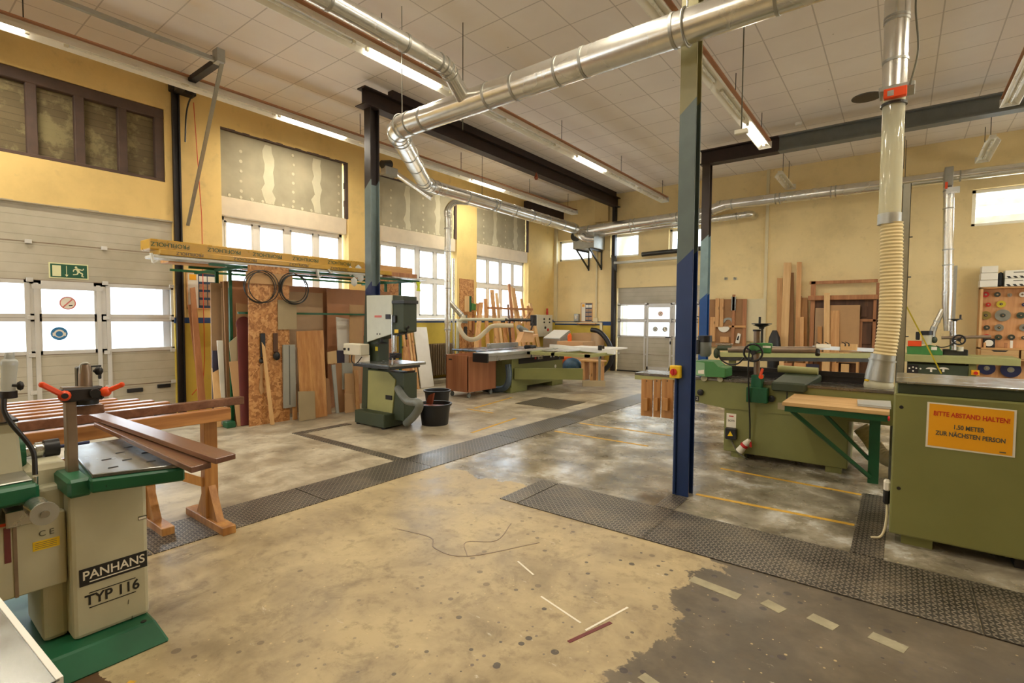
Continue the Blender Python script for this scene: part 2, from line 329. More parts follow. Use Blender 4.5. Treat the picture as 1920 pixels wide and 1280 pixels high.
darkm = mathn(nt, 'MULTIPLY', sat(soft(mathn(nt, 'ADD', mathn(nt, 'ADD', X, .92), edge))), sat(soft(mathn(nt, 'SUBTRACT', 3.38, Y))))
col = mixc(nt, darkm, col, dark)
# trodden dirt, scuffs
nE = noise(nt, coords(nt, (1, 1, 1)), 3.4, 9, .78, .6); col = mixc(nt, ramp(nt, nE, [(.54, g(0)), (.64, g(.42))]), col, lin((104, 88, 66)))
nF = noise(nt, coords(nt, (3, 9, 1), rot=(0, 0, .5)), 2.2, 8, .75, .4); col = mixc(nt, mathn(nt, 'MULTIPLY', ramp(nt, nF, [(.64, g(0)), (.69, g(.7))]), 1.0), col, lin((214, 206, 186)))
# drips and chips
def spots(scale, lo, hi, c, amt, mask=None):
    vo = N(nt, 'ShaderNodeTexVoronoi'); vo.inputs['Scale'].default_value = scale; link(nt, v, vo.inputs['Vector'])
    sc = N(nt, 'ShaderNodeSeparateColor'); link(nt, vo.outputs['Color'], sc.inputs[0])
    rr = mathn(nt, 'MULTIPLY', mathn(nt, 'POWER', sc.outputs[0], 3.0), hi)
    f = mathn(nt, 'MULTIPLY', mathn(nt, 'LESS_THAN', mathn(nt, 'ADD', vo.outputs['Distance'], mathn(nt, 'MULTIPLY', nC, .05)), mathn(nt, 'ADD', rr, lo)), amt)
    if mask is not None: f = mathn(nt, 'MULTIPLY', f, mask)
    return mixc(nt, f, col, lin(c))
sideX = sat(mathn(nt, 'DIVIDE', mathn(nt, 'ADD', X, 3.0), 1.5))
bl_ = mathn(nt, 'MULTIPLY', mathn(nt, 'LESS_THAN', mathn(nt, 'ADD', Y, mathn(nt, 'MULTIPLY', edge, .25)), .62), mathn(nt, 'LESS_THAN', X, -2.2)); col = mixc(nt, bl_, col, lin((92, 66, 44)))
col = spots(13, .0, .30, (64, 58, 56), .85, mathn(nt, 'MULTIPLY', tanmask, sideX)); col = spots(19, .0, .24, (92, 84, 84), .7, mathn(nt, 'MULTIPLY', tanmask, sideX)); col = spots(8, 0, .2, (96, 84, 66), .6)
col = spots(16, 0, .14, (206, 184, 134), .8, darkm); col = spots(27, 0, .2, (214, 190, 140), .6)
link(nt, col, bs.inputs['Base Color'])
gl_ = mixc(nt, rearright, ramp(nt, nB, [(.3, g(.3)), (.7, g(.55))]), ramp(nt, nD, [(.4, g(.16)), (.66, g(.42))])); link(nt, gl_, bs.inputs['Roughness'])
bump(nt, bs, mathn(nt, 'ADD', nB, mathn(nt, 'MULTIPLY', nC, .4)), .25, .012); MATS['floor_concrete'] = m
# chequer plate
m, nt, bs = _nt('chequer_plate'); v = coords(nt); n = noise(nt, v, 3, 6, .7); ch = N(nt, 'ShaderNodeTexWave', wave_type='BANDS', bands_direction='DIAGONAL'); 
sx = N(nt, 'ShaderNodeSeparateXYZ'); link(nt, v, sx.inputs[0])
def lug(ax, ay, ox):
    a = mathn(nt, 'ABSOLUTE', mathn(nt, 'SUBTRACT', mathn(nt, 'FRACT', mathn(nt, 'ADD', mathn(nt, 'MULTIPLY', mathn(nt, 'ADD', sx.outputs[0], mathn(nt, 'MULTIPLY', sx.outputs[1], ax)), 19), ox)), .5))
    b = mathn(nt, 'ABSOLUTE', mathn(nt, 'SUBTRACT', mathn(nt, 'FRACT', mathn(nt, 'ADD', mathn(nt, 'MULTIPLY', mathn(nt, 'ADD', sx.outputs[1], mathn(nt, 'MULTIPLY', sx.outputs[0], ay)), 19), ox)), .5))
    return mathn(nt, 'MULTIPLY', mathn(nt, 'LESS_THAN', a, .1), mathn(nt, 'LESS_THAN', b, .34))
lg = mathn(nt, 'MAXIMUM', lug(1, -1, 0), lug(-1, 1, .5))
nt.nodes.remove(ch); base = ramp(nt, n, [(.35, lin((56, 52, 48))), (.52, lin((84, 79, 72))), (.66, lin((118, 108, 92)))])
link(nt, mixc(nt, mathn(nt, 'MULTIPLY', lg, .75), base, lin((176, 166, 148))), bs.inputs['Base Color']); bs.inputs['Metallic'].default_value = .55
link(nt, ramp(nt, n, [(.3, g(.3)), (.7, g(.5))]), bs.inputs['Roughness']); bump(nt, bs, lg, .9, .004); MATS['chequer_plate'] = m
# columns: paint in zones
def colmat(name, zs, cols, kx, ky):
    m, nt, bs = _nt(name); tc = N(nt, 'ShaderNodeTexCoord'); sx = N(nt, 'ShaderNodeSeparateXYZ'); link(nt, tc.outputs['Object'], sx.inputs[0])
    z = mathn(nt, 'SUBTRACT', sx.outputs[2], mathn(nt, 'MULTIPLY', sx.outputs[0], kx)); z = mathn(nt, 'SUBTRACT', z, mathn(nt, 'MULTIPLY', sx.outputs[1], ky))
    n = noise(nt, tc.outputs['Object'], 5, 6); col = lin(cols[0])
    for t, c in zip(zs, cols[1:]): col = mixc(nt, mathn(nt, 'GREATER_THAN', z, t), col, lin(c))
    col = mixc(nt, 1.0, col, ramp(nt, n, [(.3, g(.8)), (.7, g(1))]), 'MULTIPLY'); link(nt, col, bs.inputs['Base Color']); bs.inputs['Roughness'].default_value = .42; MATS[name] = m
colmat('column_paint_front', [2.1, 3.38], [(22, 52, 104), (92, 106, 102), (142, 134, 86)], .9, 0)
colmat('column_paint_dark', [2.08, 3.72], [(30, 46, 92), (112, 128, 128), (46, 38, 36)], .9, 0)
colmat('column_paint_back', [2.06, 3.3], [(22, 74, 140), (122, 146, 150), (52, 42, 36)], .9, 0)
# blind window masonry
m, nt, bs = _nt('mortared_brick'); v = coords(nt, (1, 1, 1), rot=(math.pi/2, 0, math.pi/2)); bk = N(nt, 'ShaderNodeTexBrick'); link(nt, v, bk.inputs[0]); bk.inputs['Scale'].default_value = 5.5
bk.inputs['Color1'].default_value = lin((104, 92, 66)); bk.inputs['Color2'].default_value = lin((118, 104, 76)); bk.inputs['Mortar'].default_value = lin((96, 86, 62)); bk.inputs['Mortar Size'].default_value = .03
n = noise(nt, coords(nt), 3.2, 6, .7); link(nt, mixc(nt, ramp(nt, n, [(.5, g(0)), (.6, g(.75))]), bk.outputs[0], lin((150, 140, 100))), bs.inputs['Base Color']); bs.inputs['Roughness'].default_value = .9; bump(nt, bs, mathn(nt, 'ADD', bk.outputs[1], n), .5, .01); MATS['mortared_brick'] = m
# sectional-gate ribs
m, nt, bs = _nt('gate_ribbed'); v = coords(nt); sx = N(nt, 'ShaderNodeSeparateXYZ'); link(nt, v, sx.inputs[0]); fr = mathn(nt, 'FRACT', mathn(nt, 'DIVIDE', mathn(nt, 'ADD', sx.outputs[2], .0), .125)); ln = mathn(nt, 'LESS_THAN', fr, .06)
n = noise(nt, v, 2, 5); col = ramp(nt, n, [(.3, lin((172, 165, 144))), (.7, lin((194, 187, 168)))]); link(nt, mixc(nt, mathn(nt, 'MULTIPLY', ln, .5), col, lin((140, 132, 112))), bs.inputs['Base Color']); bs.inputs['Roughness'].default_value = .5
bump(nt, bs, mathn(nt, 'ADD', mathn(nt, 'MULTIPLY', ln, -1), mathn(nt, 'MULTIPLY', noise(nt, v, 160, 2), .15)), .5, .003); MATS['gate_ribbed'] = m
# ================================================================ THE ROOM
XL, YB, ZC, XR, YF = -9.1, 14.2, 5.36, 6.2, -4.2
struct('floor', MB().box(XL-.4, XR+.3, YF-.3, YB+.4, -.2, 0), 'floor_concrete')
struct('ceiling', MB().box(XL-.4, XR+.3, YF-.3, YB+.4, ZC, ZC+.15), 'ceiling_tile')
def holed_wall(name, axis, d0, d1, lo, hi, z1, holes, mat):
    mb = MB(); us = sorted({lo, hi, *[h[0] for h in holes], *[h[1] for h in holes]})
    for a, b in zip(us, us[1:]):
        zs = sorted([(h[2], h[3]) for h in holes if h[0] <= a and h[1] >= b]); z = 0
        for q in zs+[(z1, z1)]:
            if q[0] > z+1e-4:
                mb.box(d0, d1, a, b, z, q[0]) if axis == 'x' else mb.box(a, b, d0, d1, z, q[0])
            z = q[1]
    return struct(name, mb, mat)
holed_wall('wall_left', 'x', XL-.35, XL, YF, YB, ZC, [(-.9, 3.1, 0, 3.04), (-1.2, 3.02, 3.64, 4.75), (3.83, 6.29, 1.5, 4.72), (7.09, 9.51, 1.5, 4.68), (10.28, 12.67, 1.5, 4.68)], 'wall_left_paint')
holed_wall('wall_back', 'y', YB, YB+.35, XL-.35, XR, ZC, [(-9.0, -7.75, 3.45, 4.12), (-7.12, -6.2, 3.45, 4.14), (-5.3, -4.28, 3.45, 4.14), (1.1, 2.6, 3.53, 4.29), (-6.88, -4.4, 0, 2.52)], 'wall_back_paint')
holed_wall('wall_right', 'x', XR, XR+.3, YF, YB+.35, ZC, [(7.1, 9.5, 1.55, 3.3), (10.2, 12.6, 1.55, 3.3)], 'wall_plain')  # holes for windows added out of view to brighten the far end
holed_wall('wall_front', 'y', YF-.3, YF, XL-.35, XR, ZC, [(x-1.2, x+1.2, 1.55, 3.25) for x in (-6.5,)], 'wall_plain')  # hole for the window added behind the camera for more daylight
# ---- chipped plaster edge over the gate
mb = MB(); y = -.9
while y < 3.1:
    h = random.uniform(.01, .05); mb.box(XL-.02, XL+.006, y, min(3.1, y+.22), 3.035, 3.04+h*.4); y += .22
struct('trim_1', mb, 'concrete')
# ---- windows of the left wall
nw = 0
def casement_window(x, y0, y1, z0, z1, mid=True, handle=True):
    global nw; nw += 1
    mb = MB(); t = .075; f0, f1 = x-.05, x+.03; zt = 2.485
    for a, b, c, d in ((y0, y1, z0, z0+t), (y0, y1, z1-t, z1), (y0, y0+t, z0, z1), (y1-t, y1, z0, z1)): mb.box(f0, f1, a, b, c, d, .006)
    ym = (y0+y1)/2; mb.box(f0, f1+.01, ym-.06, ym+.06, z0, z1, .006); mb.box(f0, f1+.006, y0, y1, zt-.055, zt+.055, .006)
    for s in (0, 1):
        a, b = (y0+t, ym-.06) if s == 0 else (ym+.06, y1-t); c = (a+b)/2
        for zz0, zz1 in ((z0+t, zt-.055), (zt+.055, z1-t)):
            mb.box(f0+.01, f1+.02, c-.05, c+.05, zz0, zz1, .006)
            for q0, q1 in ((a, c-.05), (c+.05, b)):
                w = .03; mb.box(f0+.015, f1+.012, q0, q0+w, zz0, zz1); mb.box(f0+.015, f1+.012, q1-w, q1, zz0, zz1); mb.box(f0+.015, f1+.012, q0, q1, zz0, zz0+w); mb.box(f0+.015, f1+.012, q0, q1, zz1-w, zz1)
    w = struct('window_%d' % nw, mb, 'white_pvc')
    struct('glass_pane', MB().box(x-.012, x-.006, y0+.05, y1-.05, z0+.05, z1-.05), 'window_glass', w)
    hb = MB().box(f1+.02, f1+.035, ym-.075, ym-.045, 1.95, 2.02, .004).bar((f1+.05, ym-.06, 2.0), (f1+.05, ym-.06, 1.87), .018)
    struct('handle', hb, 'white_pvc', w)
    return w
for k, (y0, y1) in enumerate([(3.83, 6.29), (7.09, 9.51), (10.28, 12.67)]):
    zt = 4.72 if k == 0 else 4.68
    casement_window(XL-.17, y0+.02, y1-.06, 1.56, 3.29)
    struct('trim_%d' % (nw+10), MB().box(XL-.3, XL-.02, y0, y1-.03, 3.28, 3.6, .008), 'lintel_white')
    pb = struct('trim_%d' % (nw+20), MB().box(XL-.2, XL-.06, y0+.01, y1-.1, 3.6, zt), 'plasterboard')
    mb = MB(); rr = random.Random(k)
    for i in range(5):      # filled seams and screw heads
        yy = y0+.35+i*.48
        if i in (1, 3):
            pts = [(XL-.0585, yy-.04-rr.uniform(0, .03)*(1+(j % 3)), 3.62+(zt-3.68)*j/9) for j in range(10)]+[(XL-.0585, yy+.06+rr.uniform(0, .03)*(1+((j+1) % 3)), 3.62+(zt-3.68)*j/9) for j in range(9, -1, -1)]
            mb.prism(pts, (-.004, 0, 0))
        else:
            for j in range(6 if i == 2 else 5): mb.lathe([(rr.uniform(.02, .032), 0), (rr.uniform(.02, .03), .003)], (XL-.0595, yy+rr.uniform(-.01, .01), 3.75+j*.17), 'x', 10)
    for j in range(12): mb.lathe([(rr.uniform(.02, .035), 0), (.02, .003)], (XL-.0595, y0+.15+j*.19, 3.64), 'x', 10)
    struct('filler_patch', mb, 'filler', pb)
    # broken plaster edge at the top and far side
    mb = MB(); y = y0
    while y < y1-.01:
        h = rr.uniform(.015, .05); mb.box(XL-.05, XL+.003, y, min(y1, y+.12), zt-.012, zt+h*.5); y += .12
    z = 3.6
    while z < zt: mb.box(XL-.05, XL+.003, y1-.06-rr.uniform(0, .02), y1-.002, z, min(zt, z+.12)); z += .12
    struct('trim_%d' % (nw+30), mb, 'brown_frame')
    struct('trim_%d' % (nw+40), MB().box(XL-.15, XL+.03, y0-.02, y1+.02, 1.5, 1.555, .01), 'white_pvc')
# ---- blind window over the gate
mb = MB().box(XL-.2, XL-.12, -1.2, 3.02, 3.64, 4.75); bw = struct('window_4', mb, 'mortared_brick')
mb = MB(); mb.box(XL-.14, XL-.02, -1.2, 3.02, 4.6, 4.75, .01); mb.box(XL-.14, XL-.02, -1.2, 3.02, 3.64, 3.69, .01); mb.box(XL-.138, XL-.024, 2.9, 3.018, 3.645, 4.745, .01)
for y in (-.55, -.05, .45, .95, 1.46, 1.95, 2.44): mb.box(XL-.13, XL-.03, y, y+.11, 3.66, 4.64, .008)
struct('window_frame', mb, 'brown_frame', bw)
# ---- back-wall windows, then unseen windows added for their light
def small_window(x0, x1, z0, z1):
    global nw; nw += 1
    mb = MB(); t = .07; y = YB+.15
    for a, b, c, d in ((x0, x1, z0, z0+t), (x0, x1, z1-t, z1), (x0, x0+t, z0, z1), (x1-t, x1, z0, z1)): mb.box(a, b, y-.04, y+.03, c, d, .006)
    w = struct('window_%d' % (nw+2), mb, 'white_pvc'); struct('glass_pane', MB().box(x0+.05, x1-.05, y-.006, y, z0+.05, z1-.05), 'window_glass', w)
for a in ((-9.0, -7.75, 3.45, 4.12), (-7.12, -6.2, 3.45, 4.14), (-5.3, -4.28, 3.45, 4.14), (1.1, 2.6, 3.53, 4.29)): small_window(*a)
for x in (-6.5,):  # unseen window behind the camera, added to let in more light
    nw += 1; mb = MB()
    for a, b, c, d in ((x-1.2, x+1.2, 1.55, 1.63), (x-1.2, x+1.2, 3.17, 3.25), (x-1.2, x-1.12, 1.55, 3.25), (x+1.12, x+1.2, 1.55, 3.25), (x-.06, x+.06, 1.55, 3.25)): mb.box(a, b, YF-.2, YF-.13, c, d)
    w = struct('window_%d' % (nw+2), mb, 'white_pvc'); struct('glass_pane', MB().box(x-1.15, x+1.15, YF-.17, YF-.165, 1.6, 3.2), 'window_glass', w)
for y in (8.3, 11.4):  # unseen right-wall windows, added to light the far end
    nw += 1; mb = MB()
    for a, b, c, d in ((y-1.2, y+1.2, 1.55, 1.63), (y-1.2, y+1.2, 3.22, 3.3), (y-1.2, y-1.12, 1.63, 3.22), (y+1.12, y+1.2, 1.63, 3.22), (y-.06, y+.06, 1.63, 3.22)): mb.box(XR+.12, XR+.2, a, b, c, d)
    w = struct('window_%d' % (nw+2), mb, 'white_pvc'); struct('glass_pane', MB().box(XR+.15, XR+.155, y-1.15, y+1.15, 1.6, 3.25), 'window_glass', w)
# ---- outside
o = obj('neighbouring_building', MB().box(-19, -18, -6, 20, -.1, 2.6), 'outdoor_wall'); tag(o, 'pale building outside, seen washed out through the left windows', 'building')
mb = MB(); mb.box(-12, 8, 18, 18.4, -.1, 3.1)
o = obj('yard_wall', mb, 'outdoor_wall'); tag(o, 'white rendered yard wall beyond the far gate', 'wall')
mb = MB()
for k in range(5): mb.box(.2, 5.5, 17.2, 17.3, 4.0+k*.42, 4.17+k*.42)
o = obj('slatted_balcony', mb, 'blade_grey'); tag(o, 'horizontal grey balcony slats seen through the high window on the right', 'balcony')
o = obj('outdoor_duct', MB().tube(smooth([(-7.6, 16, -.3), (-7.6, 16, 3.0), (-7.5, 16, 4.3), (-7.0, 16, 4.75), (-6.3, 16, 4.5)]), .24), 'galvanised_dull'); tag(o, 'curved duct outside, behind the small window beside the dark post', 'duct')
struct('ground_outside', MB().box(-30, 30, -20, 40, -.5, -.25), 'outdoor_ground')
# ---- gates
def gate(name, P, u0, u1, door, rows_glass, ztop, panes):
    """P(u,d,z) maps wall coordinates; d = how far into the room"""
    def bx(mb, a, b, d0, d1, z0, z1, bev=0):
        p = [P(a, d0, z0), P(b, d0, z0), P(b, d1, z0), P(a, d1, z0), P(a, d0, z1), P(b, d0, z1), P(b, d1, z1), P(a, d1, z1)]; mb.hexa(p, bev)
    mb = MB(); nsec = int(round((ztop-.02)/.5+.4)); sec = [(.03+.49*k if k == 0 else .5*k+.04, min(ztop, .5*(k+1)+.035)) for k in range(nsec)]
    for k, (a, b) in enumerate(sec):
        if k in rows_glass: continue
        bx(mb, u0, u1, -.06, -.02, a, b, .004)
    root = struct(name, mb, 'gate_ribbed')
    fr = MB()
    for k in rows_glass:
        a, b = sec[k]; bx(fr, u0, u1, -.06, -.012, a, a+.05); bx(fr, u0, u1, -.06, -.012, b-.05, b)
        last = u0
        for (q0, q1) in panes+[(u1, u1)]:
            if q0 > last: bx(fr, last, q0, -.06, -.012, a, b)
            last = q1
    struct('glazing_frame', fr, 'gate_frame', root)
    for k in rows_glass:
        a, b = sec[k]
        for q0, q1 in panes: m = MB(); bx(m, q0, q1, -.045, -.038, a+.05, b-.05); struct('glass_pane', m, 'window_glass', root)
    d0, d1 = door; df = MB()       # frame of the wicket door
    for q in (d0-.09, d0+.0, d1-.06, d1+.05):
        bx(df, q, q+.05, -.02, .0, .06, 2.0)
    bx(df, d0-.02, d1+.02, -.02, .004, 1.92, 1.985); bx(df, d0, d1, -.02, .0, .10, .19)
    struct('wicket_frame', df, 'gate_frame', root)
    for k in range(1, nsec):       # hinges
        hb = MB()
        for q in (u0+.03, d0-.05, d1+.03, u1-.06):
            bx(hb, q-.02, q+.05, -.012, .012, .5*k+.01, .5*k+.065, .004)
        struct('hinge', hb, 'dark_steel' if 0 else 'gate_frame', root)
    jl = MB()
    for k in range(1, nsec): bx(jl, u0, u1, -.025, -.0185, .5*k+.031, .5*k+.043)
    struct('panel_joint', jl, 'steel_brown', root)
    b = MB(); bx(b, u0, u1, -.07, .0, 0, .035, .003); struct('bottom_seal', b, 'rubber_black', root)
    return root, bx
PL = lambda u, d, z: Vector((XL-.02+d, u, z))
gl1, bxl = gate('door_1', PL, -.9, 3.12, (1.47, 2.19), (2, 3), 3.04, [(-.3, .5), (.62, 1.38), (1.545, 2.105), (2.27, 3.065)])
h = MB(); h.bar((XL+.03, 2.14, .85), (XL+.03, 2.02, .85), .022, .022); h.cyl((XL-.02, 2.14, .85), (XL+.03, 2.14, .85), .012); h.box(XL-.03, XL-.01, 2.12, 2.16, .66, .76, .01); struct('door_handle', h, 'black_plastic', gl1)
for y0, y1, z in ((2.46, 2.66, .42), (2.85, 3.03, .45)):
    a = MB(); bxl(a, y0, y1, -.02, .008, z, z+.06, .006); bxl(a, y0+.03, y1-.03, .008, .012, z+.02, z+.035); struct('hand_grip', a, 'black_plastic', gl1)
PB_ = lambda u, d, z: Vector((u, YB+.02-d, z))
gb, bxb = gate('door_2', PB_, -6.86, -4.42, (-5.92, -5.18), (2, 3), 2.52, [(-6.76, -6.0), (-5.87, -5.22), (-5.1, -4.55)])
h = MB(); h.bar((-5.33, YB-.04, 1.06), (-5.2, YB-.04, 1.06), .022); h.cyl((-5.2, YB, 1.06), (-5.2, YB-.04, 1.06), .012); h.box(-5.22, -5.18, YB-.005, YB+.02, .86, .95, .01); struct('door_handle', h, 'black_plastic', gb)
struct('trim_5', MB().box(-9.46, -9.2, 2.97, 3.1, 0, 3.04), 'outdoor_wall')
# ---- signs on the gates
def disc(mb, c, ax, r, t=.002, seg=32): mb.lathe([(r, 0), (r, t)], c, ax, seg); return mb
s = thing('exit_sign', 'green and cream emergency exit sign with running figure on the left gate', 'sign', (XL-.03, 1.84, 2.08))
obj('sign_plate', MB().box(XL-.04, XL-.032, 1.63, 2.05, 2.075, 2.285), 'sign_cream', s); obj('sign_panel', MB().box(XL-.032, XL-.030, 1.645, 2.035, 2.09, 2.27), 'sign_green', s)
px = XL-.0305
obj('door_pictogram', MB().box(px, px+.002, 1.665, 1.755, 2.105, 2.25), 'sign_cream', s)
obj('arrow', MB().box(px, px+.002, 1.81, 1.817, 2.12, 2.25).prism([(px, 1.795, 2.13), (px, 1.832, 2.13), (px, 1.8135, 2.1)], (.002, 0, 0)), 'sign_cream', s)
rm = MB(); disc(rm, (px, 1.915, 2.238), 'x', .014)
for a, b, w in (((1.922, 2.222), (1.945, 2.175), .03), ((1.935, 2.215), (1.985, 2.2), .014), ((1.985, 2.2), (2.0, 2.225), .011), ((1.918, 2.215), (1.888, 2.2), .013), ((1.888, 2.2), (1.885, 2.175), .011), ((1.945, 2.175), (1.985, 2.15), .017), ((1.985, 2.15), (1.975, 2.115), .014), ((1.94, 2.175), (1.925, 2.14), .016), ((1.925, 2.14), (1.88, 2.135), .013), ((1.975, 2.116), (2.0, 2.112), .011)):
    rm.bar((px+.001, a[0], a[1]), (px+.001, b[0], b[1]), w, .002, up=(1, 0, 0))
obj('running_figure', rm, 'sign_cream', s)
def round_sign(c, ax, kind, label, r=.09, col=None):
    s = thing('round_sticker', label, 'sticker', c); i = 0 if ax == 'x' else 1; sg = 1 if ax == 'x' else -1; dv = Vector((sg, 0, 0)) if ax == 'x' else Vector((0, sg, 0)); hv = Vector((0, 1, 0)) if ax == 'x' else Vector((1, 0, 0)); c = Vector(c)
    def D(mb, c_, r_, t=.0015): mb.lathe([(r_, 0), (r_, t*sg)], c_, ax, 32); return mb
    if kind == 'smoke':
        obj('disc', D(MB(), c, r), 'paper', s); rg = MB(); rg.lathe([(r, .001*sg), (r*.84, .001*sg), (r*.84, .003*sg), (r, .003*sg)], c, ax, 32, closed=True); obj('red_ring', rg, col or 'sign_pink', s)
        obj('slash', MB().bar(c+dv*.0025-hv*r*.55-Vector((0, 0, r*.6)), c+dv*.0025+hv*r*.55+Vector((0, 0, r*.6)), .016, .002, up=dv), col or 'sign_pink', s)
        obj('cigarette', MB().bar(c+dv*.0022+hv*.01-Vector((0, 0, .035)), c+dv*.0022+hv*.05-Vector((0, 0, .03)), .012, .001, up=dv), 'ink', s)
    elif kind == 'ear':
        obj('disc', D(MB(), c, r), col or 'sign_blue', s); e = MB(); D(e, c+dv*.002, r*.62)
        for q in (-1, 1): e.bar(c+dv*.0027+hv*q*r*.62-Vector((0, 0, r*.35)), c+dv*.0027+hv*q*r*.62+Vector((0, 0, r*.15)), r*.3, .002, up=dv)
        obj('ear_muff', e, 'paper', s); f = MB(); D(f, c+dv*.004-Vector((0, 0, .005)), r*.42); obj('head', f, col or 'sign_blue', s)
    else:
        obj('disc', D(MB(), c, r), col, s); e = MB(); e.bar(c+dv*.003-hv*.02+Vector((0, 0, .045)), c+dv*.003-hv*.01-Vector((0, 0, .03)), .04, .002, up=dv); e.bar(c+dv*.003-hv*.03-Vector((0, 0, .03)), c+dv*.003+hv*.05-Vector((0, 0, .03)), .035, .002, up=dv); obj('boot', e, 'paper', s)
round_sign((XL-.054, 1.82, 1.74), 'x', 'smoke', 'pink no-smoking disc on the upper glass of the left gate door')
round_sign((XL-.054, 1.72, 1.32), 'x', 'ear', 'blue hearing-protection disc on the lower glass of the left gate door')
round_sign((-5.52, YB+.052, 1.74), 'y', 'smoke', 'small red no-smoking disc on the far gate door', .075)
round_sign((-5.67, YB+.052, 1.29), 'y', 'ear', 'grey hearing-protection disc on the far gate door', .075, 'blade_grey')
round_sign((-5.38, YB+.052, 1.29), 'y', 'boot', 'grey safety-shoe disc on the far gate door', .075, 'blade_grey')
# ---- gate tracks
t = thing('gate_track', 'dark perforated steel track of the left gate with diagonal strut', 'gate track', (XL+.05, 3.19, 0))
obj('upright', MB().box(XL-.0, XL+.05, 3.115, 3.14, 0, 5.1).box(XL, XL+.012, 3.14, 3.2, 0, 5.1).box(XL, XL+.05, 3.2, 3.22, 0, 5.1), 'black_steel', t)
obj('top_plate', MB().box(XL, XL+.16, 3.08, 3.42, 5.04, 5.2, .01), 'black_steel', t)
obj('curved_rail', MB().tube(smooth([(XL+.12, 3.26, 4.3), (XL+.12, 3.28, 4.7), (XL+.16, 3.32, 4.95), (XL+.35, 3.36, 5.05)]), .012, 8), 'dark_steel', t)
obj('horizontal_rail', MB().bar((-7.18, -3.0, 4.93), (-7.18, 3.0, 4.9), .05, .05), 'galvanised_dull', t); obj('rail_lip', MB().bar((-7.23, -3.0, 4.955), (-7.23, 3.0, 4.925), .02, .03), 'black_steel', t)
obj('crossbar', MB().bar((-8.55, 3.02, 4.9), (-7.1, 3.02, 4.9), .09, .07), 'black_steel', t); obj('bracket', MB().box(-7.22, -7.08, 2.96, 3.06, 4.86, 5.03, .004), 'galvanised_dull', t)
obj('diagonal_strut', MB().bar((-7.13, 3.04, 4.88), (XL+.04, 3.3, 3.02), .045, .03), 'galvanised_dull', t); obj('bolt', MB().ball((-7.28, 2.97, 4.96), .03), 'black_plastic', t)
o = obj('signal_cord', MB().tube([(XL+.04, 3.42, 4.98), (XL+.05, 3.5, 3.2), (XL+.05, 3.5, .9), (XL+.08, 3.46, .5), (XL+.05, 3.3, .3)], .006, 8), 'sign_red'); tag(o, 'thin red pull cord hanging beside the left gate track', 'cord')
t = thing('gate_track', 'dark steel track and roller shaft of the far gate', 'gate track', (-6.93, YB-.05, 0))
obj('upright', MB().box(-7.0, -6.9, YB-.14, YB-.0, 0, 5.0), 'black_steel', t)
obj('roller_shaft', MB().bar(WY(1152, 493, YB-.3), WY(1300, 481, YB-.3), .09, .07), 'galvanised_dull', t); obj('spring', MB().cyl(WY(1204, 477, YB-.25), WY(1318, 465, YB-.25), .065), 'dark_steel', t)
obj('bracket_plate', MB().prism([WY(1146, 478, YB-.3), WY(1155, 480, YB-.3), WY(1156, 510, YB-.3), WY(1147, 497, YB-.3)], (0, .04, 0)), 'dark_steel', t)
# ---- columns and beams
def hcol(name, label, x0, x1, y0, y1, z1, mat):
    t = .018; ym = (x0+x1)/2; mb = MB().box(x0, x1, y0, y0+t, 0, z1, .002).box(x0, x1, y1-t, y1, 0, z1, .002).box(ym-.008, ym+.008, y0+t, y1-t, 0, z1)
    return tag(obj(name, mb, mat), label, 'column')
c1 = hcol('steel_column', 'front steel column painted blue with olive top and pointed colour change', -1.57, -1.43, 4.41, 4.55, ZC, 'column_paint_front')
sw = thing('safety_switch', 'yellow box with red rotary switch on the blue front column', 'switch', (-1.545, 4.38, 1.05))
obj('switch_box', MB().box(-1.595, -1.505, 4.35, 4.41, 1.045, 1.155, .006), 'yellow', sw); obj('rotary_knob', MB().lathe([(.03, 0), (.026, -.02)], (-1.557, 4.35, 1.1), 'y').box(-1.564, -1.55, 4.32, 4.335, 1.07, 1.13, .003), 'red', sw)
o = obj('cable_conduit', MB().cyl((-1.55, 4.395, 0.02), (-1.55, 4.395, 1.045), .012), 'column_paint_front'); tag(o, 'thin painted conduit running down from the yellow switch box', 'conduit')
hcol('steel_column', 'steel column behind the bandsaw, dark above and grey-blue below', -6.99, -6.83, 5.14, 5.32, 4.94, 'column_paint_dark')
hcol('steel_column', 'rear steel column beyond the jointer, light blue and royal blue', -3.45, -3.29, 11.12, 11.3, 4.88, 'column_paint_back')
mb = MB().box(-7.0, -6.8, 5.02, YB, 4.94, 4.96).box(-7.0, -6.8, 5.02, YB, 5.2, 5.22).box(-6.91, -6.89, 5.04, YB, 4.95, 5.21); mb.box(-6.96, -6.84, 5.6, YB-.2, 5.22, ZC)
mb.box(-7.03, -6.77, 5.0, 5.36, 4.93, 4.945); b = tag(obj('steel_beam', mb, 'brown_steel'), 'dark steel I-beam running from the left column to the far wall', 'beam')
o = obj('beam_bell', MB().lathe([(.03, 0), (.05, .05), (.03, .1), (.01, .16)], (-6.8, 9.75, 4.79)), 'red_wood'); tag(o, 'small dark red bell hanging under the long dark beam', 'bell')
mb = MB().box(-3.5, XR, 11.1, 11.32, 4.86, 4.885).box(-3.5, XR, 11.1, 11.32, 5.14, 5.165).box(-3.5, XR, 11.2, 11.22, 4.87, 5.15); tb = thing('steel_beam', 'right-hand steel I-beam, black at its left end and grey beyond', 'beam', (1.3, 11.2, 4.86))
sp = -2.0
obj('black_section', MB().box(-3.5, sp, 11.1, 11.32, 4.86, 4.885).box(-3.5, sp, 11.1, 11.32, 5.14, 5.165).box(-3.5, sp, 11.2, 11.22, 4.885, 5.14), 'brown_steel', tb)
